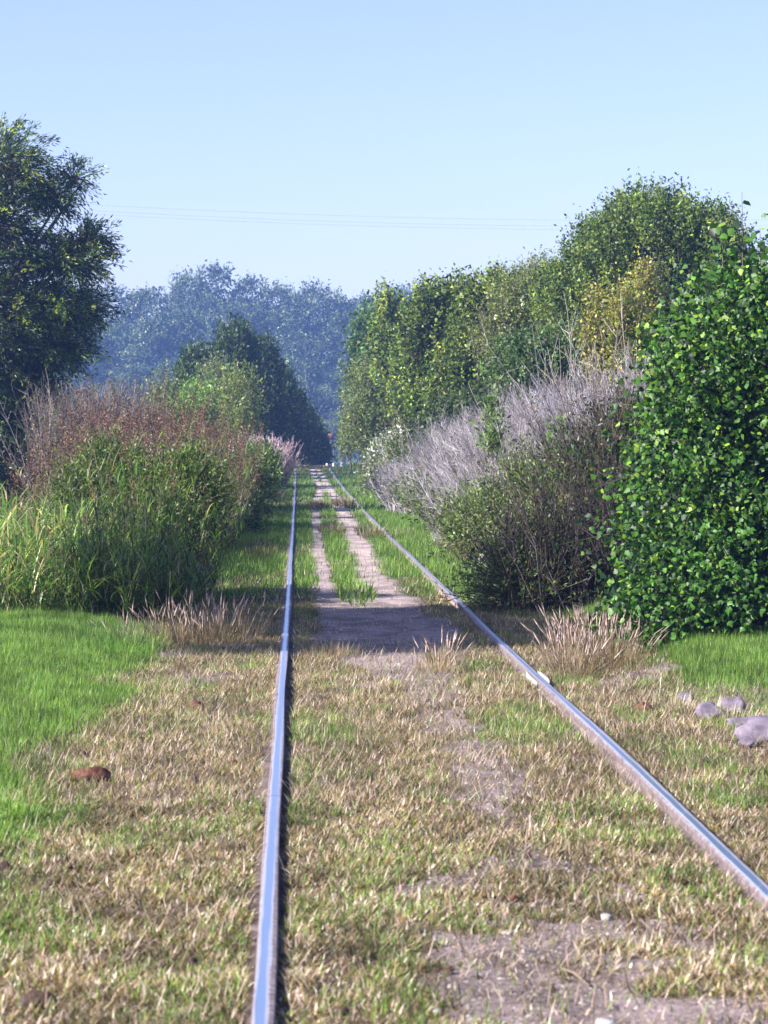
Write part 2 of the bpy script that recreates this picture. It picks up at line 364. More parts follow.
# ------------------------------------------------------------------ rails
def rail(rx, label, y0, joint_r):
    root = thing('rail', (rx, y0, 0), label, 'rail', 'rails of the railway track')
    pr = [(a_ * .86, b_) for a_, b_ in [(-.036, .0), (-.034, -.03), (-.010, -.045), (-.010, -.11), (-.07, -.125), (-.07, -.135), (.07, -.135), (.07, -.125), (.010, -.11), (.010, -.045), (.034, -.03), (.036, .0), (.031, .0065), (.018, .009), (-.018, .009), (-.031, .0065)]]
    edges = [2.0] + list(np.arange(joint_r, 138, 12.0)) + [141.0]
    rng = np.random.default_rng(int(abs(rx) * 100))
    for a, b in zip(edges[:-1], edges[1:]):
        ys = np.concatenate([np.arange(a + .004, b - .2, .6), [b - .004]]); v = []
        for y in ys:
            zz = prof(y) + .031 + .006 * sin(y * .5 + rx); dx = .006 * sin(y * .31 + rx * 3) + .004 * sin(y * 1.1)
            for p in pr: v.append((dx + p[0], y - y0, zz + p[1]))
        k = len(pr); n = len(ys)
        f = [[i * k + j, (i + 1) * k + j, (i + 1) * k + (j + 1) % k, i * k + (j + 1) % k] for i in range(n - 1) for j in range(k)]
        A = Acc(); A.add(np.array(v, float), f)
        me = A.mesh('rail_section', M['rail']); 
        me.polygons.foreach_set('use_smooth', np.zeros(len(me.polygons), bool))
        link('rail_section', me, root)
    for yj in edges[1:4]:
        for s in (-1, 1):
            zz = prof(yj) + .031
            A = Acc(); x0 = s * .0105; x1 = s * .028
            bx(A, min(x0, x1), yj - .28 - y0, zz - .105, max(x0, x1), yj + .28 - y0, zz - .05)
            fp = link('fishplate', A.mesh('fishplate', M['rail']), root)
            for q in (-.2, -.07, .07, .2):
                B = Acc(); xx = s * .028; bx(B, min(xx, xx + s * .014), yj + q - .014 - y0, zz - .09, max(xx, xx + s * .014), yj + q + .014 - y0, zz - .062)
                link('bolt', B.mesh('bolt', M['rail']), fp)
    return root
def bx(A, x0, y0, z0, x1, y1, z1):
    v = np.array([(x, y, z) for z in (z0, z1) for y in (y0, y1) for x in (x0, x1)], float)
    A.add(v, [[0, 2, 3, 1], [4, 5, 7, 6], [0, 1, 5, 4], [2, 6, 7, 3], [0, 4, 6, 2], [1, 3, 7, 5]])
rail(RAIL_X[0], 'left rail, a polished blue-grey steel line with a dark gap along its inner side', 2, 11.0)
rr_ = rail(RAIL_X[1], 'right rail, the steel line running down to the lower right edge', 2, 16.8)

# bright joint on the right rail: its shine put into two added pale plates
for s_ in (-1, 1):
    A = Acc(); v = []
    for y in np.linspace(16.35, 17.15, 7):
        e = 1 - abs((y - 16.75) / .42) ** 3; zt = prof(y) + .031
        for (xx, zz) in ((.037, -.03), (.039 + .022 * e, -.028), (.037 + .02 * e, .002 + .006 * e), (.0365, .004)): v.append((s_ * xx, y - 2, zt + zz))
    f = [[i * 4 + j, i * 4 + (j + 1) % 4, (i + 1) * 4 + (j + 1) % 4, (i + 1) * 4 + j][::s_] for i in range(6) for j in range(4)]
    A.add(np.array(v), f); link('shine_plate', A.mesh('shine_plate', M['palestone']), rr_)
# sleepers whose ends show beside the right rail
for y, lab in ((26.0, 'farthest rusty brown sleeper end showing beside the right rail in shade'), (23.7, 'middle rusty brown sleeper end showing beside the right rail in shade'), (21.0, 'nearest rusty brown sleeper end beside the right rail, at the edge of the shadow')):
    rng = np.random.default_rng(int(y * 10)); A = Acc()
    xs = np.linspace(-1.25, 1.25, 14); v = []
    for x in xs:
        e = .0 if abs(x) < 1.2 else .015
        zt = .02 + .045 * sm(.45, .75, x) * (1 - sm(.8, 1.0, x))
        for (yy, zz) in ((-.11, -.1), (-.115 + e, zt + rng.normal(0, .004)), (-.04, zt + .006 + rng.normal(0, .003)), (.05, zt + rng.normal(0, .005)), (.115 - e, zt - .008), (.11, -.1)): v.append((x, yy, zz))
    f = [[i * 6 + j, i * 6 + (j + 1) % 6, (i + 1) * 6 + (j + 1) % 6, (i + 1) * 6 + j] for i in range(13) for j in range(6)]
    A.add(np.array(v), f); A.f.append(np.array([[5, 4, 3, 2, 1, 0]])); A.f.append(np.array([[78, 79, 80, 81, 82, 83]]))
    o = link('sleeper', A.mesh('sleeper', M['sleeper'])); o.location = (.725, y, -.045); tag(o, lab, 'sleeper', 'sleepers under the track')

# ------------------------------------------------------------------ short grass: stuff
def in_view(x, y, m): 
    px = 298 + x * F / y; return (px > -m * F / y) & (px < 768 + m * F / y)
def sample(rng, y0, y1, n, m=.5):
    y = rng.uniform(y0, y1, n * 2); x = rng.uniform(-298 / F * y1 - m, 470 / F * y1 + m, n * 2)
    k = in_view(x, y, m); return x[k], y[k]
STRAW = [(.31, .225, .14, 3), (.21, .15, .095, 3), (.58, .475, .37, 2.4), (.28, .20, .18, 2.0), (.045, .033, .020, 3.6), (.15, .145, .04, 3.2)]
GREEN = [(.09, .175, .028, 3), (.135, .23, .036, 3), (.22, .29, .08, 1.2), (.05, .10, .02, 2.2)]
def grass(name, label, y0, y1, cand, Lr, W, seg, seed):
    rng = np.random.default_rng(seed); x, y = sample(rng, y0, y1, cand)
    d, g, n1, n2 = zones(x, y)
    tuftn = fbm(x * 9, y * 6, 91)
    keep = (rng.random(len(x)) > d * np.where(y < 17, .95, .98)) & (np.minimum(np.abs(x - RAIL_X[0]), np.abs(x - RAIL_X[1])) > .045) & ((rng.random(len(x)) < .25 + 1.5 * sm(.3, .62, tuftn)) | (g > .7))
    keep &= ~((y > 20) & (x > 3.2)) & ~((y > 24) & (x < -1.6))
    x, y, g, n1, n2, tuftn = (q[keep] for q in (x, y, g, n1, n2, tuftn)); n = len(x)
    isg = rng.random(n) < np.clip(g * 1.05 + .02 + .13 * sm(.45, .7, fbm(x * 3, y * 1.6, 55)), 0, .97)
    c = np.where(isg[:, None], pick(rng, GREEN, n, .2), pick(rng, STRAW, n, .3)) * (.45 + 1.1 * fbm(x * 5, y * 3, 66, 2)[:, None])
    L = rng.uniform(*Lr, n) * np.where(isg & (g > .6), 1.25, 1.0) * (.6 + .9 * tuftn)
    lush = (sm(-1.25, -1.7, x) * np.interp(y, [14, 17, 24], [0, 1, 1]) + sm(2.5, 2.9, x) * np.interp(y, [15, 17], [0, 1])); L = L * (1 + .35 * lush)
    lean = np.where(isg, rng.uniform(.05, .9, n), rng.uniform(.5, 1.5, n)); az = rng.uniform(0, 2 * pi, n)
    pos = np.stack([x, y, zg(x, y) + rails_dip(x, y) - .004], 1)
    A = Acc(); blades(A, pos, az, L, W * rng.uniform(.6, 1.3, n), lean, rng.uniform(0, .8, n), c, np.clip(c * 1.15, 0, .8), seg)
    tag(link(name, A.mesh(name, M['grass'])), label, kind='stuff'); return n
grass('short_grass', 'short dry and green grass blades covering the near ground', 5.8, 11, 330000, (.02, .055), .0072, 2, 1)
grass('short_grass', 'short straw-coloured and green grass covering the middle ground', 11, 25, 430000, (.03, .065), .010, 1, 2)
grass('verge_grass', 'bright green grass and weeds growing along the far track', 25, 60, 170000, (.05, .11), .018, 1, 3)
grass('verge_grass', 'thin grass on the track up to the crest', 60, 140, 130000, (.07, .15), .04, 1, 4)

def gravel():
    rng = np.random.default_rng(15); y = rng.uniform(5.8, 30, 90000) ; y = np.where(rng.random(90000) < .5, 5.8 + (y - 5.8) * .35, y); x = rng.uniform(-.4, 1.6, 90000)
    d, g, n1, n2 = zones(x, y); k = (rng.random(len(x)) < d ** 2 * .5) & (np.minimum(np.abs(x - RAIL_X[0]), np.abs(x - RAIL_X[1])) > .06); x, y = x[k], y[k]; n = len(x)
    z = zg(x, y); sz = rng.lognormal(-5.2, .45, n).clip(.003, .016); o = np.array([(1, 0, 0), (0, 1, 0), (-1, 0, 0), (0, -1, 0), (0, 0, .8), (0, 0, -.6)])
    a = rng.uniform(0, 6.28, n); ca, sa = np.cos(a)[:, None], np.sin(a)[:, None]; j = 1 + rng.normal(0, .25, (n, 6))
    v = np.stack([x[:, None] + (o[:, 0] * ca - o[:, 1] * sa * .7) * j * sz[:, None], y[:, None] + (o[:, 0] * sa + o[:, 1] * ca * .7) * j * sz[:, None], z[:, None] + o[:, 2] * j * sz[:, None] * .8], -1)
    b = np.arange(n)[:, None] * 6; f = np.concatenate([b + np.array([[q, (q + 1) % 4, 4]]) for q in range(4)])
    A = Acc(); A.add(v.reshape(-1, 3), f, np.repeat(pick(rng, [(.27, .215, .205, 4), (.18, .14, .13, 2), (.42, .38, .36, 1)], n, .15), 6, 0))
    tag(link('gravel', A.mesh('gravel', M['dry'])), 'loose clods and gravel on the bare wheel ruts', kind='stuff')
gravel()
def straws():
    rng = np.random.default_rng(16); x, y = sample(rng, 5.8, 20, 26000); d, g, n1, n2 = zones(x, y)
    k = (rng.random(len(x)) < np.where(g > .6, .12, .8)) & (np.minimum(np.abs(x - RAIL_X[0]), np.abs(x - RAIL_X[1])) > .06); x, y = x[k], y[k]; n = len(x)
    pos = np.stack([x, y, zg(x, y) + .004], 1); c = pick(rng, [(.50, .40, .32, 3), (.36, .26, .2, 2), (.07, .05, .035, 2), (.16, .22, .06, 1.2)], n, .2)
    A = Acc(); blades(A, pos, rng.uniform(0, 6.28, n), rng.uniform(.04, .12, n), .0045 * rng.uniform(.6, 1.3, n), rng.uniform(.5, 1.45, n), rng.uniform(-.3, .6, n), c, None, 2)
    tag(link('loose_straw', A.mesh('loose_straw', M['grass'])), 'longer bent straws and stalks lying in the short grass', kind='stuff')
straws()
# ------------------------------------------------------------------ grass clumps (things)
def clump(label, cx, cy, rx, ry, n, h, pal, seed, heads=0, name='grass_clump', cat='grass clump', hcol=None, lean=.75, wdt=.005, group=None):
    rng = np.random.default_rng(seed); r = np.sqrt(rng.random(n)); a = rng.uniform(0, 2 * pi, n)
    x = cx + rx * r * np.cos(a); y = cy + ry * r * np.sin(a); z = zg(x, y); pos = np.stack([x, y, z], 1)
    base = (cx, cy, float(zg(cx, cy)))
    root = thing(name, base, label, cat, group)
    out = np.arctan2((y - cy) / ry, (x - cx) / rx) + rng.normal(0, .9, n); L = h * rng.uniform(.35, 1.05, n); ln = rng.uniform(0, lean, n) * (.4 + r); c = pick(rng, pal, n, .25)
    A = Acc(); blades(A, pos, out, L, wdt * rng.uniform(.6, 1.4, n), ln, rng.uniform(0, .7, n), c, np.clip(c * 1.3, 0, .8), 3)
    link('blades', A.mesh('blades', M['grass'], base), root)
    if heads:
        i = rng.choice(n, heads, replace=False); hd = np.stack([np.cos(out[i]), np.sin(out[i]), 0 * i], 1)
        Ls = L[i] * 1.1; aa = ln[i][:, None]; tip = pos[i] + (hd * np.sin(aa) + np.array([[0, 0, 1.]]) * np.cos(aa)) * Ls[:, None]
        B = Acc(); sticks(B, pos[i], tip, .0022, .0015, pick(rng, pal, heads, .2))
        d = unit(tip - pos[i] + rng.normal(0, .1, (heads, 3)) * Ls[:, None])
        sticks(B, tip, tip + d * .05, .004, .006, pick(rng, hcol, heads, .2)); sticks(B, tip + d * .05, tip + d * .10, .006, .001, pick(rng, hcol, heads, .2))
        link('seed_heads', B.mesh('seed_heads', M['dry'], base), root)
    return root
PALE = [(.26, .19, .13, 3), (.17, .12, .08, 3), (.34, .27, .20, 1.2), (.09, .09, .035, 2)]
HEAD = [(.40, .31, .26, 2), (.26, .18, .15, 1)]
clump('pale seeding straw clump left of the left rail, in front of the dark shade', -.72, 20.6, .42, .9, 900, .28, PALE, 11, 130, hcol=HEAD)
clump('lower straw tuft at the foot of the tall weeds, left of the seeding clump', -1.15, 20.2, .3, .7, 450, .22, PALE, 12, 30, hcol=HEAD)
clump('large brown seeding grass clump between the right rail and the ivy', 2.12, 18.6, .30, 1.2, 1300, .25, PALE, 13, 200, hcol=HEAD)
clump('smaller brown grass clump at the right rail joint', 1.82, 17.4, .14, .6, 450, .22, PALE, 14, 50, hcol=HEAD)
clump('dark green and brown tuft between the rails beside the dirt patch', 1.0, 18.2, .10, .35, 260, .16, [(.10, .12, .04, 2), (.20, .14, .09, 2), (.3, .22, .15, 1)], 15, 20, hcol=HEAD)
clump('brown tuft between the rails near the left rail, in front of the shadow', .22, 19.0, .22, .5, 420, .12, [(.25, .18, .14, 3), (.35, .28, .2, 1), (.12, .14, .05, 1)], 16, 0)
clump('brown weed clump in the shade at the right side of the ruts', .95, 17.6, .16, .35, 260, .11, [(.30, .22, .16, 3), (.2, .2, .07, 1)], 17, 10, hcol=HEAD)
BRN = [(.13, .09, .075, 3), (.20, .15, .12, 2), (.09, .12, .04, 2)]
for i, (x, y, h, lab) in enumerate(((.62, 48, .25, 'brown weed clump between the two wheel ruts'), (1.28, 46, .28, 'reddish brown weed clump beside the right rut'), (.52, 66, .3, 'dark brown weed clump at the far bend of the left rut'), (1.2, 68, .36, 'brown weed clump between right rut and right rail far along the track'), (-.55, 38, .25, 'brown weed patch on the left verge'), (-.7, 76, .4, 'dull brown weed clump on the far left verge'), (-.9, 120, .5, 'brown weeds beside the left rail at the crest'), (.25, 131, .28, 'brown grass hump between the rails on the crest'), (1.15, 131, .28, 'brown grass hump beside the right rail on the crest'), (.6, 27, .2, 'small green weed standing between the wheel ruts'))):
    clump(lab, x, y, .16 + .002 * y, 1.2 + .04 * y, 300, h * .7, GREEN if 'green weed' in lab else BRN, 30 + i, 0, name='weed_clump', cat='weed', wdt=.004 + .0004 * y)
# lush blades at the edge of the left lawn
clump('soft taller green grass tuft at the right end of the left lawn', -1.35, 19.6, .35, 1.1, 1400, .17, [(.12, .24, .05, 3), (.2, .3, .08, 2), (.05, .11, .025, 2)], 51, 0, lean=.8)

# ------------------------------------------------------------------ stands of tall grass
def stand(label, x0, x1, y0, y1, n, h, per, pal, seed, bl=.6, bw=.025, heads=None, hn=0, name='tall_grass', hsz=.35, curl=1.6, dens=0, stalk=(.12, .16, .05, 1), front=.8):
    rng = np.random.default_rng(seed); x = rng.uniform(x0, x1, n); y = rng.uniform(y0, y1, n)
    z = zg(x, y); cx, cy = (x0 + x1) / 2, (y0 + y1) / 2; base = (cx, cy, float(zg(cx, cy)))
    root = thing(name, base, label, 'tall grass')
    edge = np.clip(np.minimum(x - x0, x1 - x) / (.25 * (x1 - x0)), .0, 1); H = h * (.55 + .45 * edge) * rng.uniform(.6, 1.12, n) * (.62 + .65 * fbm(x * 1.7, y * .7, seed)) * np.interp(y, [y0, y0 + .8 * (y1 - y0)], [front, 1])
    pos = np.stack([x, y, z], 1); lean = rng.normal(0, .16, (n, 3)); lean[:, 2] = 1
    # stems lean outwards at the edges
    lean[:, 0] += (x - cx) / (x1 - x0) * .25; d = unit(lean)
    top = pos + d * H[:, None]
    A = Acc(); sticks(A, pos, top, .0045, .002, pick(rng, [(.07, .10, .03, 2), (.14, .10, .06, 1), stalk, (.30, .25, .15, .3)], n)); link('stalks', A.mesh('stalks', M['dry'], base), root)
    i = np.repeat(np.arange(n), per); m = len(i); t = rng.uniform(.12, .97, m)
    p = pos[i] + d[i] * (H[i] * t)[:, None]; c = pick(rng, pal, m, .3)
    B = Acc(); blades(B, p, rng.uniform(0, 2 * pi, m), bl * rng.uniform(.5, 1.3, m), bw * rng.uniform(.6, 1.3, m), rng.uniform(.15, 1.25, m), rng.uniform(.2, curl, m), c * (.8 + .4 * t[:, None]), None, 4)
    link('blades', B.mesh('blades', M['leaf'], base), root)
    if heads:
        i = rng.choice(n, min(n, hn), replace=False); q = 44; j = np.repeat(i, q); m = len(j); t = rng.random(m)
        s = top[j] + d[j] * (t * hsz)[:, None]; dd = unit(d[j] * .6 + rng.normal(0, .6, (m, 3)))
        s = s + dd * (rng.random(m) * .28 * hsz * (1.05 - t))[:, None]
        C = Acc(); hc = pick(rng, heads, n, .25)[j]; leaves(C, s, dd, .024 * hsz / .35, .009 * hsz / .35 + .003, hc * np.exp(rng.normal(0, .2, (m, 1))), rng); link('seed_heads', C.mesh('seed_heads', M['dry'], base), root)
    return root
GTALL = [(.07, .14, .025, 3), (.13, .22, .035, 2.0), (.03, .055, .018, 3), (.26, .25, .13, .6), (.16, .12, .07, .8)]
REED = [(.11, .20, .035, 3), (.19, .29, .06, 2), (.46, .37, .22, 1.3), (.05, .10, .02, 1.5)]
RED = [(.135, .07, .05, 3), (.085, .05, .04, 2), (.22, .16, .12, 1)]
stand('light green reedy grass with bent straw-coloured blades at the left edge above the lawn', -3.4, -1.5, 22.0, 25.2, 620, 1.0, 7, REED, 61, .36, .018, curl=2.2, front=.6)
stand('dark green tangled weeds right of the reedy grass, in front of the red grass', -2.1, -.86, 22.0, 27.0, 800, 1.36, 13, GTALL, 62, .26, .014, RED, 60, curl=2.0, hsz=.3, front=.5)
stand('low dark green weeds between the reedy grass and the dark tree, left', -4.6, -2.5, 26, 33, 700, .75, 8, GTALL, 63, .28, .015, RED, 40, curl=2.0)
stand('low bushy grass along the verge beyond the dark weeds', -2.8, -1.0, 28.5, 42, 1100, 1.35, 9, GTALL, 64, .3, .018, RED, 120, curl=2.0)
stand('rust-red seeding grass along the top of the left bank', -3.3, -1.55, 42, 54, 1100, 2.05, 8, GTALL, 65, .34, .02, RED, 680, hsz=.5, curl=2.0)
stand('lower red-tipped green grass sloping from the bank to the left verge', -1.9, -.95, 38, 52, 800, 1.6, 9, GTALL, 69, .32, .02, RED, 420, hsz=.4, curl=2.0)
stand('browner red seeding grass left of the tallest red grass', -3.5, -2.3, 34, 41, 600, 1.85, 7, [(.12, .13, .05, 3), (.2, .15, .09, 2)], 66, .34, .02, RED, 300, hsz=.5)
stand('yellow-green verge grass under the pink dead bush', -2.3, -.75, 68, 96, 700, 1.25, 9, [(.20, .28, .08, 3), (.15, .22, .06, 2)], 67, .5, .05)
stand('green weeds between red grass and far verge', -2.2, -.75, 54, 67, 900, 1.75, 9, GTALL, 68, .4, .03, RED, 60)
# two single tall reeds standing clear
def reed(label, px, Y, pyt, bend, seed):
    g = gpt(px, Y); t = P(px, pyt, Y); root = thing('reed', g, label, 'reed', 'single reeds above the left grass')
    A = Acc(); sticks(A, np.array([g]), np.array([t]), .007, .004, np.array([[.22, .32, .12]])); link('stalk', A.mesh('stalk', M['dry'], g), root)
    B = Acc(); rng = np.random.default_rng(seed)
    for q, (pt_, az, ll, ww, le, cu) in enumerate(((t, bend, .34, .034, .9, .5), (g * .4 + t * .6, bend + 2.5, .4, .02, .4, 1.4), (g * .5 + t * .5, bend + .6, .35, .02, .5, 1.2))):
        B = Acc(); blades(B, np.array([pt_]), np.array([az]), np.array([ll]), np.array([ww]), np.array([le]), np.array([cu]), np.array([[.36, .42, .28]]), None, 5)
        link('blade', B.mesh('blade', M['leaf'], g), root)
reed('single pale reed with a white bent leaf at its top, left', 55, 23.2, 508, pi * .95, 1)
reed('single green reed standing beside the darker thicket, left', 97, 23.4, 500, .3, 2)

# ------------------------------------------------------------------ left trees
DARKT = [(.03, .065, .015, 3), (.06, .115, .018, 3), (.19, .24, .025, 1.5), (.014, .028, .012, 2.5)]
def acacia():
    Y = 60; rng = np.random.default_rng(5)
    el = [E(-60, 330, 110, 150, Y, 2.6), E(10, 330, 62, 70, Y, 2.0), E(5, 220, 55, 60, Y, 1.5), E(15, 165, 45, 38, Y, 1.2), E(-30, 430, 75, 90, Y, 2.2), E(5, 450, 42, 60, Y, 1.6), E(60, 200, 24, 16, Y, .5), E(85, 178, 14, 10, Y, .3), E(75, 262, 45, 14, Y, .9), E(98, 240, 22, 9, Y, .5), E(75, 310, 42, 20, Y, 1.0), E(60, 350, 40, 22, Y, 1.0), E(40, 395, 32, 28, Y, .9)]
    base = gpt(-70, Y); root = thing('tree', base, 'tall dark feathery-leaved tree at the left edge', 'tree')
    s, d, l = twigs(rng, el, 6200, .42, out=1.0, up=.12, jit=.28, r=(.3, 1.0), zmin=-.9)
    # shift bigger share to the small outer sprays
    s2, d2, l2 = twigs(rng, el[5:], 1500, .42, out=1.0, up=.1, jit=.25, r=(.1, 1.05), zmin=-.9)
    s = np.concatenate([s, s2]); d = np.concatenate([d, d2]); l = np.concatenate([l, l2]); s[:, 0] -= .25; d[:, 0] += .25; d = unit(d)
    ok = s[:, 2] > .3; s, d, l = s[ok], d[ok], l[ok]
    A = Acc(); leafed(A, rng, s, d, l, 16, .13, DARKT, spread=.05, ld=(.8, .35, -.35), tj=.35, lj=.15, droop=.25, wr=.26)
    link('crown', A.mesh('crown', M['leaf'], base), root)
    T = Acc(); trunk_to(T, rng, base, [e[0] for e in el], .2, base + np.array([.5, 0, 3.2])); link('trunk', T.mesh('trunk', M['bark'], base, True), root)
    B = Acc(); sticks(B, s - d * .4, s + d * l[:, None], .012, .003, pick(rng, [(.08, .06, .05, 1)], len(s))); link('twigs', B.mesh('twigs', M['dry'], base), root)
acacia()
rs_ = 7.0 / tan(SUN_EL); cx_, cy_ = .9 + SUN_AZ[0] * rs_, 21.6 + SUN_AZ[1] * rs_
tree('tree', 'unseen flat-topped tree left of the view, added to cast shade across the track', 'tree', [(np.array([cx_ + ox_, cy_ + oy_, 7.0 + oz_]), np.array([rx2, ry2, .55])) for ox_, oy_, oz_, rx2, ry2 in ((0, 0, 0, 1.6, .6), (.6, -1.25, .1, 1.4, .36), (-.5, 1.3, 0, 1.4, .42), (.3, 2.5, -.1, 1.2, .22), (-.6, -2.0, -.1, .8, .16))], (cx_, cy_, 0), 99, 6500, 9, .4, .14, DARKT, 'leaf', .12, out=1., up=.2, r=(.2, 1.), spread=.04)  # added out of view; crown layered to throw the shadow band on the track
HEDGE = [(.022, .042, .015, 3), (.035, .065, .02, 3), (.075, .11, .03, 1.2)]
hedge = [(200, 356, 106, 26, 'leftmost and roundest of the dark trees in the left row'), (236, 330, 113, 28, 'tallest dark tree of the left row, its tip above the red grass'), (262, 344, 121, 20, 'dark tree just right of the tallest one in the left row'), (280, 374, 129, 17, 'third dark tree down the slope of the left row'), (292, 396, 138, 14, 'middle dark tree of the far left row'), (303, 412, 146, 12, 'dark tree two before the far end of the left row'), (311, 426, 152, 9, 'last but one dark tree of the left row'), (317, 436, 158, 7, 'farthest dark tree ending the left row beside the track')]
for i, (px, pt, Y, hw, lab) in enumerate(hedge):
    s = Y / F; zb = float(zg(P(px, 500, Y)[0], Y)); top = P(px, pt, Y)[2]; H = top - zb; x = P(px, 500, Y)[0]
    el = [(np.array([x, Y, zb + H * .52]), np.array([hw * s * .95, 2.2, H * .48])), (np.array([x, Y, zb + H * .28]), np.array([hw * s * 1.05, 2.4, H * .3])), (np.array([x, Y - .3, zb + H * .78]), np.array([hw * s * .55, 1.2, H * .2]))]
    hw = max(hw, 10)
    el.append((np.array([x, Y, zb + H * .3]), np.array([hw * s * 1.0, 2.2, H * .34])))
    tree('tree', lab, 'tree', el, (x, Y, 0), 100 + i, 3200 if i < 4 else 2400, 10, .6, .22, HEDGE, 'leaf', .12, 'row of dark trees along the left of the track', up=1.2, out=.5, r=(.5, 1.0), spread=.10, stems=.1)
YEL = [(.17, .20, .045, 2), (.11, .155, .035, 3), (.26, .25, .07, 1)]
OLI = [(.12, .16, .06, 3), (.18, .20, .08, 2), (.08, .11, .04, 2)]
for i, (px, pt, pb, hw, Y, pal, lab) in enumerate((
    (165, 384, 470, 28, 80, OLI, 'olive shrub at the left end of the yellow-green shrubs'),
    (196, 388, 470, 22, 76, [(.10, .18, .04, 3), (.18, .25, .06, 1)], 'mid green shrub in front of the dark left row'),
    (238, 372, 465, 26, 92, YEL, 'yellow-green shrub with upright shoots in front of the dark row'),
    (212, 360, 450, 26, 100, OLI, 'pale olive shrub just below the tallest dark tree'))):
    s = Y / F; c = P(px, (pt + pb) / 2, Y); 
    tree('shrub', lab, 'shrub', [(c, np.array([hw * s, 1.0, (pb - pt) / 2 * s])), (c + [0, 0, -.8], np.array([hw * s * .9, 1.0, (pb - pt) / 2 * s]))], (c[0], Y, 0), 130 + i, 700, 10, .55, .13, pal, 'leaf', .05, up=1.0, out=.5, r=(.3, 1), spread=.06, stems=.2)

# ------------------------------------------------------------------ twiggy dead scrub
def twigbush(name, label, cat, bases, seed, n, h, pal, lean=(0, 0), br=6, leafpal=None, nl=0, leaf=.04, r=.006, spread=.35, twl=.30):
    """bases: list of (x, y, rx, ry)"""
    rng = np.random.default_rng(seed); b = np.array(bases, float); i = rng.integers(0, len(b), n)
    a = rng.uniform(0, 2 * pi, n); q = np.sqrt(rng.random(n)); x = b[i, 0] + b[i, 2] * q * np.cos(a); y = b[i, 1] + b[i, 3] * q * np.sin(a)
    pos = np.stack([x, y, zg(x, y)], 1); cx, cy = b[:, 0].mean(), b[:, 1].mean(); base = (cx, cy, float(zg(cx, cy)))
    hf = h if not callable(h) else h(x, y)
    H = hf * rng.uniform(.55, 1.05, n); d = unit(np.stack([rng.normal(lean[0], spread, n), rng.normal(lean[1], spread, n), np.ones(n)], 1))
    mid = pos + d * (H * .5)[:, None]; d2 = unit(d + rng.normal(0, .16, (n, 3))); top = mid + d2 * (H * .5)[:, None]
    root = thing(name, base, label, cat); A = Acc(); c = pick(rng, pal, n, .2)
    sticks(A, pos, mid, r, r * .75, c); sticks(A, mid, top, r * .75, r * .3, c)
    link('stems', A.mesh('stems', M['dry'], base), root)
    j = np.repeat(np.arange(n), br); m = len(j); t = rng.uniform(.25, 1.0, m)
    st = np.where((t < .5)[:, None], pos[j] + d[j] * (H[j] * t)[:, None], mid[j] + d2[j] * (H[j] * (t - .5))[:, None])
    bd = unit(d2[j] + rng.normal(0, .55, (m, 3)) + np.array([[0, 0, .3]])); Lb = twl * rng.uniform(.3, 1.2, m) * (1.25 - t * .5)
    B = Acc(); sticks(B, st, st + bd * Lb[:, None], r * .55, r * .25, c[j] * np.exp(rng.normal(0, .15, (m, 1))))
    link('twigs', B.mesh('twigs', M['dry'], base), root)
    if leafpal:
        k = rng.integers(0, m, nl); p = st[k] + bd[k] * (Lb[k] * rng.uniform(.2, 1.1, nl))[:, None] + rng.normal(0, .02, (nl, 3)); C = Acc(); sz = leaf * rng.uniform(.6, 1.3, nl)
        leaves(C, p, unit(bd[k] + rng.normal(0, .6, (nl, 3))), sz, sz * .4, pick(rng, leafpal, nl, .3), rng); link('foliage', C.mesh('foliage', M['leaf'], base), root)
    return root
GREY = [(.38, .355, .375, 3), (.27, .25, .265, 3), (.50, .47, .49, 1.2), (.17, .14, .13, 1.3)]
BRG = [(.14, .11, .10, 3), (.22, .18, .17, 1.5), (.08, .06, .05, 2)]
def gx(px, Y): return (px - 298) * Y / F
twigbush('dead_scrub', 'grey-mauve dead scrub, nearest mass above the leafy bush on the right', 'dead shrub', [(3.5, 31, 1.1, 1.8), (2.9, 33, .6, 1.6), (4.2, 33, .9, 1.5)], 201, 1900, lambda x, y: 1.75 + .45 * (x - 2.4), GREY, (-.01, 0), 20, [(.13, .2, .05, 1), (.2, .12, .1, 1)], 3600, .05, .0055, .32)
twigbush('dead_scrub', 'grey dead scrub sloping down towards the verge on the right', 'dead shrub', [(2.75, 41, .6, 4), (3.4, 44, .9, 3), (4.2, 42, .9, 2.5), (2.6, 35, .35, 1.5)], 202, 1900, lambda x, y: 1.75 + .38 * (x - 2.2), GREY, (-.02, 0), 20, [(.13, .2, .05, 1), (.2, .12, .1, 1)], 3600, .05, .006, .32)
twigbush('dead_scrub', 'brownish dead twigs leaning behind the ivy on the right', 'dead shrub', [(gx(620, 30), 30, .6, 1.2), (gx(655, 31), 31, .5, 1)], 203, 800, 2.15, BRG, (-.05, 0), 9, OLI, 2500, .05, .008, .2)
twigbush('dead_scrub', 'pinkish dead bush on the left verge beside the dark trees', 'dead shrub', [(gx(262, 90), 90, .85, 2)], 204, 700, 1.75, [(.50, .38, .42, 2), (.38, .29, .32, 2)], (0, 0), 10, None, 0, .05, .02, .25)
twigbush('dead_scrub', 'grey-brown bare scrub between the dark tree and the red grass, left', 'dead shrub', [(gx(75, 50), 50, .8, 1.5), (gx(112, 50), 50, .7, 1.5)], 205, 900, 2.7, [(.17, .14, .13, 3), (.24, .20, .20, 2), (.11, .08, .07, 2)], (0, 0), 10, OLI, 5000, .07, .010, .18)
twigbush('dead_scrub', 'pale lilac bare scrub low beside the far right verge', 'dead shrub', [(2.6, 62, .5, 5)], 206, 800, 1.1, GREY, (-.1, 0), 9, OLI, 1500, .07, .012, .3)
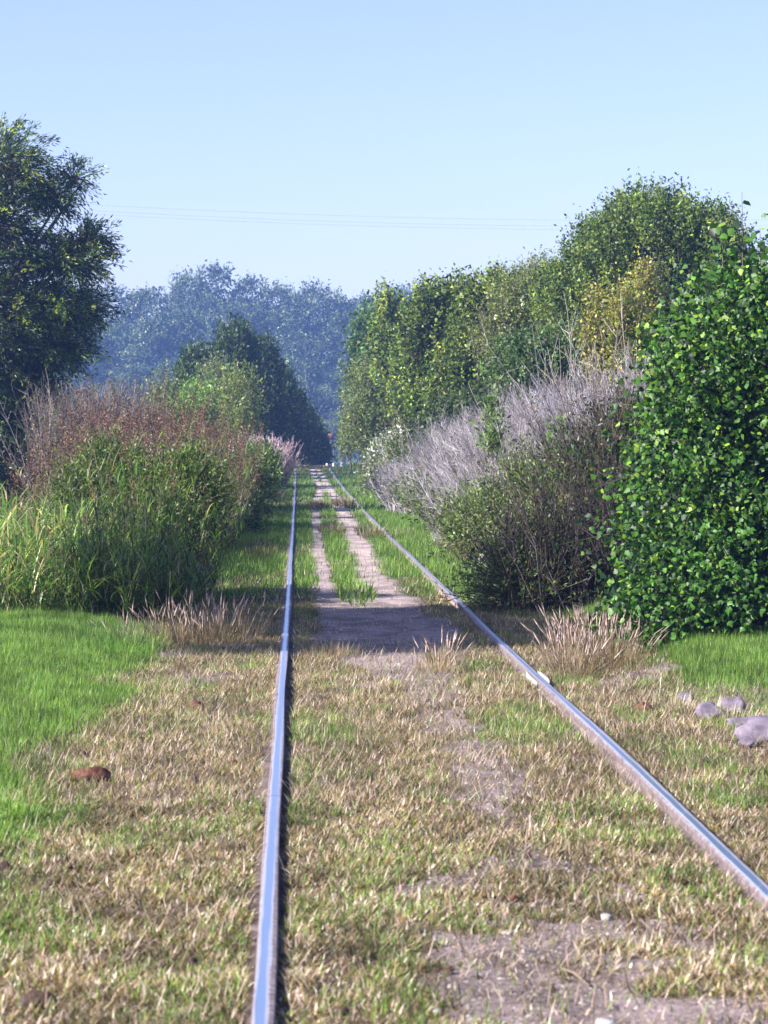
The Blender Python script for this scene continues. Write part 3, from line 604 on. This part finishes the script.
# small dark post at the far left of the track
A = Acc(); tube(A, [(0, 0, -.3), (.01, 0, .7), (.015, 0, 1.35)], [.09, .085, .075], 8); tube(A, [(.015, 0, 1.35), (.015, 0, 1.37)], [.075, .002], 8)
o = link('fence_post', A.mesh('fence_post', M['post'])); g = gpt(247, 66); o.location = g; tag(o, 'short dark wooden post in the weeds left of the track', 'post')

tree('shrub', 'rounded leafy green bush at the right foot of the red grass', 'shrub', [E(250, 495, 22, 30, 50, .9), E(235, 520, 22, 26, 46, .9), E(262, 480, 16, 30, 56, .8)], (gx(248, 50), 50, 0), 140, 1500, 10, .3, .09, [(.07, .12, .025, 3), (.12, .18, .035, 2), (.03, .05, .015, 1.5)], 'leaf', .04, up=.7, out=.6, r=(.2, 1), spread=.04, wr=.3, stems=.2)
tree('shrub', 'small dark leafy weed bush in the middle of the left thicket', 'shrub', [E(190, 510, 32, 50, 26, .5), E(165, 540, 30, 40, 25, .5)], (gx(180, 25.6), 25.6, 0), 141, 1500, 10, .24, .05, [(.05, .085, .02, 3), (.10, .15, .03, 2)], 'leaf', .03, up=.7, out=.6, r=(.2, 1), spread=.03, wr=.35, stems=.2)
tree('shrub', 'dark rounded leafy shrub behind the reedy grass in the left thicket', 'shrub', [E(110, 490, 36, 38, 27, .5), E(85, 510, 30, 34, 26.5, .5), E(135, 505, 26, 38, 26.5, .5)], (gx(110, 26.6), 26.6, 0), 142, 1900, 10, .24, .05, [(.04, .07, .018, 3), (.08, .12, .028, 2), (.14, .17, .05, .8)], 'leaf', .03, up=.7, out=.6, r=(.2, 1), spread=.03, wr=.35, stems=.2)
# ------------------------------------------------------------------ right hedge
BUSH = [(.09, .14, .04, 3), (.13, .19, .05, 2), (.20, .23, .09, 1), (.05, .08, .025, 2)]
def leafybush(label, ells, base, seed, n, pal, leaf=.05, per=9, L=.35, **kw):
    return tree('shrub', label, 'shrub', ells, base, seed, n, per, L, leaf, pal, kw.pop('mt', 'leaf'), .035, **kw)
SHADED_BUSH = [(.022, .032, .015, 3), (.035, .05, .02, 2), (.05, .042, .036, 1)]  # shaded part of the bush, its shade put into the leaf colours
leafybush('large bush just left of the ivy, its shade put into very dark leaves', [E(605, 530, 42, 85, 25.2, .8), E(625, 470, 34, 60, 25.8, .6), E(585, 600, 50, 30, 24.4, .7), E(575, 510, 30, 50, 25.6, .6)], (2.95, 25, 0), 301, 2700, SHADED_BUSH, .05, 9, .36, up=.45, out=.8, r=(.3, 1.), spread=.025, stems=.6, wr=.35, zmin=-.7)
leafybush('green bush with arching twigs hanging over the right verge', [E(545, 565, 45, 48, 24.4, .7), E(508, 582, 32, 34, 24.2, .6), E(560, 520, 30, 34, 25, .5), E(530, 600, 50, 26, 24, .6)], (2.4, 24.3, 0), 307, 1500, BUSH, .05, 9, .36, up=.35, out=.9, r=(.3, 1.), spread=.025, stems=.7, wr=.35, zmin=-.7)
twigbush('bare_shrub', 'bare branches between the bush and the ivy, coloured dark for shade', 'dead shrub', [(gx(600, 24), 24.0, .35, .6), (gx(625, 24), 23.8, .25, .5), (gx(560, 24), 23.8, .4, .4)], 302, 200, 1.25, [(.06, .045, .04, 3), (.13, .10, .095, 1)], (-.12, 0), 10, SHADED_BUSH, 2500, .045, .007, .25)  # twig and leaf colours darkened to stand for the shade here
leafybush('leafy green bush below the grey scrub on the right verge', [E(495, 530, 30, 28, 29, .8), E(470, 540, 26, 24, 30, .8), E(525, 500, 18, 36, 29.5, .5)], (gx(500, 29), 29, 0), 303, 1200, BUSH, .055, 10, .34, up=.7, out=.6, r=(.2, 1.), spread=.03, stems=.5, wr=.35)
leafybush('low green bush where the right hedge meets the far verge', [E(440, 510, 24, 16, 40, .9), E(425, 500, 20, 14, 44, 1.2), E(462, 520, 20, 18, 38, 1.)], (gx(445, 40), 40, 0), 304, 900, BUSH, .07, 9, .36, up=.7, out=.6, spread=.04, stems=.4)
leafybush('slim leafy sapling rising through the grey scrub', [E(492, 450, 9, 52, 31, .2), E(560, 470, 10, 40, 30, .2)], (gx(492, 31), 31, 0), 305, 120, [(.08, .14, .04, 1), (.12, .18, .06, 1)], .09, 9, .22, up=.9, out=.4, r=(.1, 1), spread=.03)
# white-flowered bush
r_ = leafybush('pale white-flowering bush beside the far verge on the right', [E(384, 478, 20, 34, 68, .9), E(400, 470, 18, 34, 66, .9)], (gx(390, 67), 67, 0), 306, 900, OLI, .09, 9, .4, up=.6, out=.6, spread=.05)
rng = np.random.default_rng(9); s, d, l = twigs(rng, [E(384, 470, 20, 32, 67.3, .9), E(399, 450, 14, 22, 66, .8)], 170, .2, out=1, up=.5)
A = Acc(); leafed(A, rng, s, d, l, 7, .07, [(.42, .41, .40, 1), (.3, .30, .29, 1)], spread=.03, wr=.7); fl = link('flowers', A.mesh('flowers', M['dry'], r_.location)); fl.parent = r_

POP = [(.078, .13, .022, 3), (.13, .185, .03, 3), (.24, .28, .06, 1.7), (.02, .038, .012, 3)]
def shoots(label, lst, Y, seed, n, pal, leaf=.10, L=.5, base_px=None, name='tree', cat='tree', mt='glossleaf', r0=.05, per=11, wr=.6, up=1.5, out=.35, rd=.8, spread=.045, stems=.3, rr=(.15, 1.)):
    el = [E(px, py, rx, ry, Y, rd) for px, py, rx, ry in lst]; b = gpt(base_px or lst[0][0], Y)
    return tree(name, label, cat, el, b, seed, n, per, L, leaf, pal, mt, r0, up=up, out=out, r=rr, spread=spread, wr=wr, ld=(.35, .7, -.15), stems=stems, tj=.35)
shoots('slender green sapling at the left end of the right-hand trees', [(372, 359, 24, 45), (362, 389, 18, 40), (385, 394, 20, 50)], 92, 401, 900, [(.05, .10, .03, 3), (.08, .14, .04, 2)], .16, .7)
shoots('glossy green sapling with a pointed tip beside the haze-blue wood', [(390, 359, 20, 45), (400, 399, 26, 50), (412, 364, 22, 40), (386, 319, 7, 16)], 80, 402, 1300, POP, .13, .7)
shoots('leafy green tree with ragged tips in the middle of the right-hand trees', [(438, 364, 34, 55), (430, 414, 34, 60), (428, 316, 9, 20), (450, 314, 10, 18), (415, 344, 14, 30)], 66, 403, 2200, POP, .115, .6)
shoots('green tree beside the one with a rounder top, above the grey scrub', [(480, 359, 38, 52), (470, 404, 44, 50), (470, 314, 8, 18), (492, 310, 9, 18), (510, 324, 16, 28)], 60, 404, 2400, POP, .105, .6)
shoots('low green sapling filling between the glossy trees', [(415, 385, 26, 50), (455, 375, 28, 50)], 72, 411, 1300, POP, .12, .55)
shoots('olive tree with fuzzy pale tips behind the green saplings', [(530, 320, 44, 40), (560, 330, 36, 44), (510, 350, 40, 44)], 58, 405, 2400, [(.15, .18, .06, 3), (.10, .14, .045, 2), (.22, .24, .10, 1)], .085, .55, mt='leaf', wr=.4)
shoots('light olive tree filling the gap between the round tree and the saplings', [(515, 325, 34, 36), (545, 300, 26, 30), (500, 300, 12, 14)], 62, 410, 1500, [(.17, .19, .06, 3), (.11, .15, .04, 2)], .09, .5, mt='leaf', wr=.4)
shoots('low dark shrub behind the grey scrub, under the saplings', [(500, 425, 50, 34), (455, 435, 40, 26)], 57, 412, 1700, [(.05, .08, .025, 3), (.08, .11, .04, 1)], .09, .4, name='shrub', cat='shrub')
shoots('dark green shrub mass under the olive tree', [(540, 375, 60, 32), (590, 370, 40, 40)], 50, 406, 2000, [(.06, .11, .03, 3), (.10, .15, .045, 1)], .08, .4, name='shrub', cat='shrub')
shoots('olive willow-like shrub at the end of the right hedge by the track', [(372, 410, 32, 52), (362, 440, 22, 30), (392, 430, 20, 40)], 88, 407, 1900, [(.14, .18, .05, 3), (.10, .15, .04, 2), (.22, .24, .08, 1)], .12, .55, mt='leaf', wr=.3, name='shrub', cat='shrub')
shoots('dull green shrub filling the far end of the right hedge', [(352, 440, 14, 26), (346, 452, 8, 18)], 118, 408, 500, [(.12, .16, .06, 3)], .16, .5, mt='leaf', wr=.3, name='shrub', cat='shrub')
shoots('big round-topped green tree, the tallest on the right', [(655, 304, 92, 92), (600, 314, 50, 60), (710, 314, 55, 85), (650, 239, 55, 36), (640, 384, 90, 60), (740, 344, 50, 70), (575, 334, 36, 55), (600, 268, 34, 32), (705, 255, 36, 34), (550, 314, 14, 30)], 54, 409, 11000, [(.08, .13, .024, 3), (.13, .185, .034, 2.5), (.22, .26, .065, 1.3), (.022, .045, .014, 2.8)], .088, .5, 660, rd=2.0, r0=.14, rr=(.55, 1.), wr=.5, stems=.1, spread=.04)
for i, (px, py, ry, Y, lab) in enumerate(((625, 345, 50, 42, 'yellowing upright shrub in front of the big round tree'), (600, 345, 45, 43, 'yellow-leaved shrub left of the other yellowing one'), (645, 330, 60, 43.5, 'yellow and green shrub with pale upright stems near the ivy'))):
    shoots(lab, [(px, py, 17, ry), (px + 3, py + 40, 16, 40)], Y, 420 + i, 520, [(.25, .24, .05, 3), (.16, .20, .04, 3), (.34, .27, .06, 1)], .065, .45, name='shrub', cat='shrub', mt='leaf', rd=.4, stems=.8)
twigbush('bare_shrub', 'thin pale leafless shoots above the top of the grey scrub', 'dead shrub', [(gx(600, 36), 36, .8, 1)], 430, 70, 3.3, [(.40, .36, .33, 1)], (0, 0), 8, None, 0, .05, .010, .2, .5)

# ------------------------------------------------------------------ ivy-clad bush, with its largest leaves as single pieces
def ivy():
    rng = np.random.default_rng(77); Y = 19.7
    el = [E(735, 520, 92, 130, Y, .95), E(735, 390, 72, 110, Y + .2, .8), E(775, 330, 48, 62, Y + .3, .6), E(672, 600, 48, 46, Y - .5, .5), E(700, 450, 52, 100, Y, .7), E(640, 622, 30, 26, Y - .6, .35), E(745, 600, 90, 52, Y - .2, .9), E(722, 385, 66, 78, Y, .8), E(770, 340, 60, 70, Y, .8), E(700, 520, 62, 90, Y, .8), E(830, 450, 70, 190, Y + .2, 1.0)]
    base = gpt(735, Y); root = thing('ivy_bush', base, 'glossy dark green broad-leaved bush on the right edge', 'bush')
    s, d, l = twigs(rng, el, 7600, .24, out=1.0, up=.25, jit=.35, r=(.66, 1.0), zmin=-.95)
    bump = fbm(s[:, 2] * 2.6 + s[:, 0], s[:, 0] * 2.6 + s[:, 1] * 2, 12); s = s + unit(s - np.array([P(740, 480, Y)[0], Y, 1.4])) * ((bump - .62) * .6)[:, None]; l = l * np.where(rng.random(len(l)) < .12, 2.2, 1)
    per = 9; i = np.repeat(np.arange(len(s)), per); m = len(i); t = rng.uniform(0, 1, m)
    p = s[i] + d[i] * (l[i] * t)[:, None] + rng.normal(0, .03, (m, 3))
    D = unit(d[i] * .3 + rng.normal(0, .55, (m, 3)) + np.array([[0, 0, -.45]])); k = p[:, 2] > .03
    # sprigs that stick out at the top
    extra = []; 
    for px, pb, pt in ((722, 330, 222), (742, 330, 200), (700, 350, 282), (765, 280, 238), (676, 380, 318), (655, 430, 362), (712, 320, 262), (752, 290, 232)):
        n = 7 if px != 742 else 3; tt = np.linspace(0, 1, n) ** .6
        extra.append(np.array([P(px + 3 * sin(q * 7), pb + (pt - pb) * q, Y) for q in tt]))
    for q in range(9): extra.append(np.array([P(722 + rng.uniform(-16, 16), 232 + rng.uniform(-12, 16), Y + rng.uniform(-.1, .1))]))
    ex = np.concatenate(extra); exd = unit(rng.normal(0, .5, (len(ex), 3)) + np.array([[0, -.2, -.5]]))
    p = np.concatenate([ex, p[k]]); D = np.concatenate([exd, D[k]]); sz = rng.uniform(.028, .060, len(p)); sz[:len(ex)] = .08
    # leaf outline: three soft lobes
    o = np.array([(0, 0), (.36, .10), (.50, .42), (.26, .52), (.16, .78), (0, 1.0), (-.16, .78), (-.26, .52), (-.50, .42), (-.36, .10)])
    fz = -np.abs(o[:, 0]) * .35 - o[:, 1] ** 2 * .18; lv = np.concatenate([np.stack([o[:, 0], o[:, 1], fz], 1), [[0, .45, .03]]])
    lf = [[j, (j + 1) % 10, 10] for j in range(10)]
    # facing the light and outwards
    nrm = unit(rng.normal(0, .6, (len(p), 3)) + np.array([[-.25, -.55, .6]])); nrm = unit(nrm - D * (nrm * D).sum(1, keepdims=True)); sd = np.cross(D, nrm)
    front = np.argsort((p[:, 1] + .0 * p[:, 0]) - sz * 14)
    frame = (298 + p[:, 0] * F / p[:, 1]) < 766; fi = [q for q in front if frame[q]][:300]
    sel = np.zeros(len(p), bool); sel[fi] = True
    A = Acc(); A.add(lv.copy(), lf); lm = A.mesh('leaf', M['ivy'])
    from mathutils import Matrix
    for q in fi:
        oo = link('leaf', lm, root); R = Matrix([[float(sd[q][a]), float(D[q][a]), float(nrm[q][a])] for a in range(3)]).to_4x4()
        oo.matrix_local = Matrix.Translation([float(v) for v in (p[q] - base)]) @ R @ Matrix.Scale(float(sz[q]), 4)
    r = ~sel; n = r.sum(); pp, dd, nn, ss, zz = p[r], D[r], nrm[r], sd[r], sz[r]
    lo = np.array([(0, 0, 0), (.42, .25, -.12), (.28, .6, -.15), (0, 1, -.15), (-.28, .6, -.15), (-.42, .25, -.12)])
    v = pp[:, None] + zz[:, None, None] * (ss[:, None] * lo[None, :, 0:1] + dd[:, None] * lo[None, :, 1:2] + nn[:, None] * lo[None, :, 2:3])
    b = np.arange(n)[:, None] * 6; f = np.concatenate([b + np.array([[0, 1, 2, 3]]), b + np.array([[0, 3, 4, 5]])])
    c = pick(rng, [(.034, .095, .012, 3), (.06, .155, .016, 2), (.15, .25, .025, 1.1), (.010, .030, .007, 3.2)], n, .3)
    B = Acc(); B.add(v.reshape(-1, 3), f, np.repeat(c, 6, 0)); fo = link('foliage', B.mesh('foliage', M['glossivy'], base), root); tag(fo, kind='stuff')
    T = Acc(); trunk_to(T, rng, base, [e[0] for e in el], .05); 
    for px, pb, pt in ((722, 330, 222), (742, 400, 192), (700, 350, 300), (765, 300, 262)): tube(T, [P(px - 4, pb + 20, Y), P(px + 1, (pb + pt) / 2, Y), P(px, pt, Y)], [.008, .005, .002], 5)
    link('stems', T.mesh('stems', M['stem'], base, True), root)
    C = Acc(); kk = rng.integers(0, len(s), 900); sticks(C, s[kk] - d[kk] * .3, s[kk] + d[kk] * l[kk, None], .006, .002, pick(rng, [(.12, .10, .06, 1)], 900)); link('twigs', C.mesh('twigs', M['dry'], base), root)
M['glossivy'] = leafy('ivy_foliage', .48, .38, .3)
ivy()

# ------------------------------------------------------------------ far wood of tall pale-trunked trees
FAR = [(.08, .12, .05, 3), (.16, .19, .09, 2), (.03, .05, .025, 3)]
def fartree_data(seed, H, W):
    rng = np.random.default_rng(seed); el = []; tops = []
    n = 11
    for k in range(n):
        t = .32 + .62 * (k + .5) / n; a = k * 2.4 + rng.uniform(-.4, .4); rr = W * (.55 * math.sqrt(max(.05, 1 - (2 * (t - .62)) ** 2 * 1.6))) * rng.uniform(.5, 1.0)
        if k == n - 1: rr *= .2
        c = np.array([cos(a) * rr, sin(a) * rr, H * t]); r = W * rng.uniform(.20, .32)
        el.append((c, np.array([r, r, r * .75]))); tops.append(c)
    s, d, l = twigs(rng, el, 1250, 1.2, out=.9, up=.35, r=(.35, 1.0)); A = Acc()
    leafed(A, rng, s, d, l, 10, .46, FAR, spread=.20, ld=(.4, .7, -.2), tj=.45, lj=.15, wr=.55)
    T = Acc(); base = np.zeros(3); trunk_to(T, rng, base, tops, H * .014, np.array([rng.normal(0, .5), 0, H * .38]))
    return A.mesh('crown', M['farleaf']), T.mesh('trunk', M['palebark'], smooth=True), H, W
FT = [fartree_data(500 + k, 25, w_) for k, w_ in enumerate((11, 9, 12, 8))]
wood = []
rw = random.Random(4)
toppx = [-80, 60, 90, 130, 160, 200, 218, 245, 275, 300, 340, 380, 430, 480, 540, 620, 820]; topy = [290, 290, 288, 280, 284, 268, 264, 274, 284, 293, 283, 283, 281, 283, 290, 300, 300]
for Y, step, drop in ((405, 34, 0), (372, 40, 26), (345, 44, 66), (318, 50, 118)):
    px = 30 + (Y % 7) * 4
    while px < 470:
        wood.append((px + rw.uniform(-7, 7), Y + rw.uniform(-5, 5), float(np.interp(px, toppx, topy)) + drop + rw.uniform(2, 20), rw.randrange(4), rw.uniform(0, 6.28))); px += step * rw.uniform(.8, 1.2)
rowname = {0: 'back', 1: 'second', 2: 'third', 3: 'front'}
ORD = ['first', 'second', 'third', 'fourth', 'fifth', 'sixth', 'seventh', 'eighth', 'ninth', 'tenth', 'eleventh', 'twelfth', 'thirteenth', 'fourteenth', 'fifteenth', 'sixteenth', 'seventeenth', 'eighteenth', 'nineteenth', 'twentieth']
cnt = {}
for q, (px, Y, pt, k, rz) in enumerate(wood):
    rk = 'back' if Y > 390 else 'second' if Y > 358.5 else 'third' if Y > 331 else 'front'; cnt[rk] = cnt.get(rk, 0) + 1
    x = P(px, 400, Y)[0]; top = P(px, pt, Y)[2]; H = top + 1.0; cr, tr, H0, W0 = FT[k]
    root = thing('tree', (x, Y, -1.0), 'hazy blue far-wood tree, %s from the left in the %s row' % (ORD[cnt[rk] - 1], rk), 'tree', 'trees of the hazy far wood')
    sc = H / H0; sw = .35 + .65 * sc; root.scale = (sw, sw, sc * 1.02); root.rotation_euler = (0, 0, rz)
    link('crown', cr, root); link('trunk', tr, root)
# understorey below the wood
rng = np.random.default_rng(8); el = [(np.array([x, 300 + rng.uniform(-6, 6), 1.4]), np.array([3.2, 2.5, rng.uniform(2.2, 3.8)])) for x in np.arange(-44, 56, 3.5)]
s, d, l = twigs(rng, el, 5200, 1.0, out=.6, up=.6, r=(.5, 1)); A = Acc(); leafed(A, rng, s, d, l, 6, .5, FAR, spread=.2, wr=.5)
tag(link('undergrowth', A.mesh('undergrowth', M['farleaf'])), 'dark hazy undergrowth at the foot of the far wood', kind='stuff')

# ------------------------------------------------------------------ far end of the track: sign and two white posts
g = gpt(331, 215); root = thing('sign', g, 'small red-brown round sign at the far end of the track', 'sign')
z1 = P(331, 436, 215)[2] - g[2]
A = Acc(); tube(A, [(0, 0, 0), (0, 0, z1)], [.05, .04], 8); link('post', A.mesh('post', M['post']), root)
A = Acc(); tube(A, [(0, -.10, z1), (0, -.09, z1), (0, -.06, z1), (0, -.05, z1)], [.001, .27, .27, .001], 20); link('disc', A.mesh('disc', M['redpaint']), root)
for px, lab in ((327, 'left of the two small white marker posts at the end of the track'), (333.5, 'right of the two small white marker posts at the end of the track')):
    Y = 136; g = gpt(px, Y); A = Acc(); t = P(px, 465, Y)[2] - g[2]
    tube(A, [(0, 0, -.1), (0, 0, t - .02), (0, 0, t + .06), (0, 0, t + .1)], [.045, .055, .055, .015], 10)
    o = link('marker_post', A.mesh('marker_post', M['white'], smooth=True)); o.location = g; tag(o, lab, 'post', 'white marker posts')

# ------------------------------------------------------------------ overhead wires
for k, (a, b, lab) in enumerate((((52, 205), (640, 225), 'highest of three thin wires crossing the sky'), ((52, 211), (640, 231), 'middle of three thin wires crossing the sky'), ((52, 214.5), (640, 234.5), 'lowest of three thin wires crossing the sky'))):
    Y = 160; p0 = P(a[0], a[1], Y); p1 = P(b[0], b[1], Y); dv = p1 - p0; st = p0 - dv * .6; en = p1 + dv * .5; pts = []
    for t in np.linspace(0, 1, 41): q = st + (en - st) * t; q[2] -= 1.2 * 4 * (t * (1 - t)) - 1.15; pts.append(q)
    A = Acc(); tube(A, np.array(pts) - pts[0], [.008] * 41, 5); o = link('overhead_wire', A.mesh('overhead_wire', M['wire'])); o.location = pts[0]; tag(o, lab, 'wire', 'overhead wires')

# ------------------------------------------------------------------ stones and leaf litter
def G(px, py, z=0.02):
    d = FW + RT * (px - 384) / F - UP * (py - 512) / F; t = (CAM[2] - z) / -d[2]; q = CAM + d * t; return np.array([q[0], q[1], float(zg(q[0], q[1]))])
def rock(name, label, cat, px, py, sx, sy, sz, seed, mt='stone', tilt=0, group=None):
    rng = np.random.default_rng(seed); n = 8; A = Acc(); ang = np.sort(rng.uniform(0, 2 * pi, n) * .25 + np.linspace(0, 2 * pi, n, endpoint=False) * 1.0); rr = rng.uniform(.75, 1.1, n)
    v = []
    for zz, k in ((-.6, .95), (.15, 1.05), (.75, .92), (1.0, .62)):
        for a, r in zip(ang, rr): v.append((cos(a) * r * k * sx, sin(a) * r * k * sy, (zz + rng.normal(0, .12)) * sz))
    v.append((0, 0, sz * 1.02)); f = [[i * n + j, i * n + (j + 1) % n, (i + 1) * n + (j + 1) % n, (i + 1) * n + j] for i in range(3) for j in range(n)]
    A.add(np.array(v), f); A.f.append(np.array([[3 * n + j, 3 * n + (j + 1) % n, 4 * n] for j in range(n)]))
    o = link(name, A.mesh(name, M[mt], smooth=False)); o.location = G(px, py); o.rotation_euler = (tilt, 0, 0); return tag(o, label, cat, group)
def shard(label, px, py, W, H, tilt, seed, rz=0., group=None):
    rng = np.random.default_rng(seed); n = 13; a = np.linspace(0, 2 * pi, n, endpoint=False) + rng.uniform(-.16, .16, n); rr = rng.uniform(.62, 1.08, n)
    ox, oz = np.cos(a) * rr * W / 2, np.sin(a) * rr * H / 2 + H * .38; A = Acc(); v = []
    for yy, k in ((.0, 1.0), (-.016, .93), (-.024, .60)):
        for x, z in zip(ox, oz): v.append((x * k + rng.normal(0, .003), yy + rng.normal(0, .005), H * .38 + (z - H * .38) * k))
    v.append((0, -.02, H * .38)); v.append((0, .012, H * .38)); f = [[i * n + q, i * n + (q + 1) % n, (i + 1) * n + (q + 1) % n, (i + 1) * n + q] for i in range(2) for q in range(n)]
    A.add(np.array(v), f); A.f.append(np.array([[2 * n + q, 2 * n + (q + 1) % n, 3 * n] for q in range(n)])); A.f.append(np.array([[(q + 1) % n, q, 3 * n + 1] for q in range(n)]))
    o = link('stone', A.mesh('stone', M['stone'])); o.location = G(px, py); o.rotation_euler = (-tilt, 0, rz); return tag(o, label, 'stone', group)
GS = 'mauve-grey broken slabs at the lawn edge'
shard('smallest mauve-grey broken slab, leftmost at the edge of the right lawn', 684, 699, .12, .10, .95, 1, -.2, GS)
shard('middle mauve-grey slab with dark cracks at the edge of the right lawn', 711, 716, .20, .17, 1.0, 2, .1, GS)
shard('pinkish broken slab leaning up behind the middle one at the lawn edge', 730, 710, .18, .16, .95, 3, -.3, GS)
shard('small grey slab between the pinkish slab and the largest one', 742, 725, .18, .12, 1.1, 5, .2, GS)
shard('largest mauve-grey broken slab at the right edge of the picture, with grass over it', 762, 740, .30, .24, .95, 4, -.1, GS)
shard('dark thin slab fragment lying below the largest slab', 752, 744, .12, .08, 1.1, 7, .3, GS)
for x, y, l in ((2.42, 14.3, 'thin grass tuft between the pinkish slab and the largest slab'), (2.15, 15.0, 'dry grass tuft in front of the smallest mauve slab'), (2.28, 14.7, 'grass tuft hanging over the middle mauve stone'), (2.55, 14.0, 'pale grass tuft over the largest mauve slab at the right edge')):
    clump(l, x, y, .16, .12, 90, .13, [(.45, .36, .30, 2), (.25, .20, .12, 1), (.2, .26, .08, 1)], int(x * 100), 0, lean=.9, wdt=.006)
for px, py, s, lab in ((677, 712, .022, 'small white pebble left of the grey slabs'), (436, 1003, .02, 'pale pebble at the bottom of the dirt patch'), (605, 1014, .03, 'pale flat stone at the bottom edge in the dirt patch'), (508, 926, .022, 'pale pebble on the left part of the dirt patch'), (292, 838, .018, 'pale pebble close to the right of the left rail'), (606, 912, .025, 'pale chip of stone at the top right of the dirt patch')):
    rock('pebble', lab, 'pebble', px, py, s, s * 1.4, s * .5, int(px), 'palestone')
def deadleaf(label, px, py, L, W, seed, mt='litter', rz=0., h=.5):
    rng = np.random.default_rng(seed); A = Acc(); n = 9; m = 7; v = []; 
    for i in range(n):
        t = i / (n - 1) * 2 - 1
        for j in range(m):
            u = j / (m - 1) * 2 - 1; wd = W * math.sqrt(max(0, 1 - abs(t) ** 2.2)) * .5 + .001
            v.append((t * L * .5, u * wd, W * h * (.9 - t * t * .5 - abs(u) ** 1.3 * .8) + rng.normal(0, W * .05)))
    f = [[i * m + j, (i + 1) * m + j, (i + 1) * m + j + 1, i * m + j + 1] for i in range(n - 1) for j in range(m - 1)]
    A.add(np.array(v), f); o = link('dead_leaf', A.mesh('dead_leaf', M[mt])); p = G(px, py); o.location = p + [0, 0, .012]; o.rotation_euler = (.15, 0, rz)
    md = o.modifiers.new('thickness', 'SOLIDIFY'); md.thickness = .002
    return tag(o, label, 'dead leaf', 'fallen dead leaves' if seed < 40 else 'dead leaves scattered left of the rails' if seed < 80 else 'dead leaves scattered right of the left rail')
deadleaf('largest curled red-brown dead leaf, lying on the left grass', 91, 778, .18, .10, 1, h=.6, rz=.15)
deadleaf('small red-brown dead leaf near the left rail, above the larger one', 196, 706, .09, .12, 2, h=.4)
deadleaf('dark blackish dead leaf in the lower left corner', 38, 996, .10, .10, 3, 'darklitter', h=.35)
deadleaf('dark red dead leaf right of the right rail, below the ivy', 644, 708, .10, .12, 4, h=.3, rz=.3)
rng = np.random.default_rng(321)
for q, py in enumerate(np.linspace(1005, 700, 14) + rng.uniform(-8, 8, 14)):
    deadleaf('small dark dead leaf in the grass left of the rails, %s nearest the camera' % ORD[q], rng.uniform(0, 225), py, rng.uniform(.025, .05), rng.uniform(.02, .04), 40 + q, 'darklitter', rz=rng.uniform(0, 3), h=.6)
for q, py in enumerate(np.linspace(1010, 700, 9) + rng.uniform(-8, 8, 9)):
    deadleaf('small brown dead leaf in the grass between the rails, %s nearest the camera' % ORD[q], rng.uniform(310, 310 + (py - 450) * .8), py, rng.uniform(.02, .04), rng.uniform(.02, .035), 80 + q, 'litter' if q % 2 else 'darklitter', rz=rng.uniform(0, 3), h=.5)
deadleaf('tiny dark red dead leaf between large leaf and left rail', 234, 762, .035, .05, 5, h=.5)
deadleaf('small dark leaf scrap on the far left edge of the lawn', 3, 867, .06, .07, 6, 'darklitter')
deadleaf('small dark twig-like leaf left of the left rail, mid ground', 84, 756, .03, .05, 7, 'darklitter', h=.8)
deadleaf('brown leaf scrap on the grass right of the right rail', 704, 762, .05, .07, 8, 'darklitter')
# fallen sticks
for i, (pa, pb, lab) in enumerate((((20, 602), (62, 600), 'pale fallen stick at the foot of the reedy grass, left'), ((412, 563), (462, 562), 'thin pale stick lying across to the right rail'), ((560, 965), (590, 985), 'short brown twig on the near dirt patch'))):
    a = G(*pa); b = G(*pb); A = Acc(); o = a.copy(); m = (a + b) / 2 + [0, 0, .02]; r = .005 if i == 2 else .009
    tube(A, [a - o + [0, 0, .015], m - o + [0, .02, .005], b - o + [0, 0, .02]], [r, r * .9, r * .5], 6); ob = link('stick', A.mesh('stick', M['palestone'] if i != 2 else M['stem'], smooth=True)); ob.location = o; tag(ob, lab, 'stick', 'fallen sticks')

# ------------------------------------------------------------------ haze
def haze():
    A = Acc(); bx(A, -1500, -80, -2.6, 1500, 2300, 36)
    m = bpy.data.materials.new('haze_air'); m.use_nodes = True; t = m.node_tree; t.nodes.remove(t.nodes['Principled BSDF'])
    v = t.nodes.new('ShaderNodeVolumePrincipled'); v.inputs['Density'].default_value = HAZE; v.inputs['Color'].default_value = (.26, .44, 1.0, 1); v.inputs['Anisotropy'].default_value = .2
    t.links.new(v.outputs[0], t.nodes['Material Output'].inputs['Volume'])
    tag(link('haze', A.mesh('haze', m)), 'pale blue haze in the air over the far wood', kind='stuff')
haze()
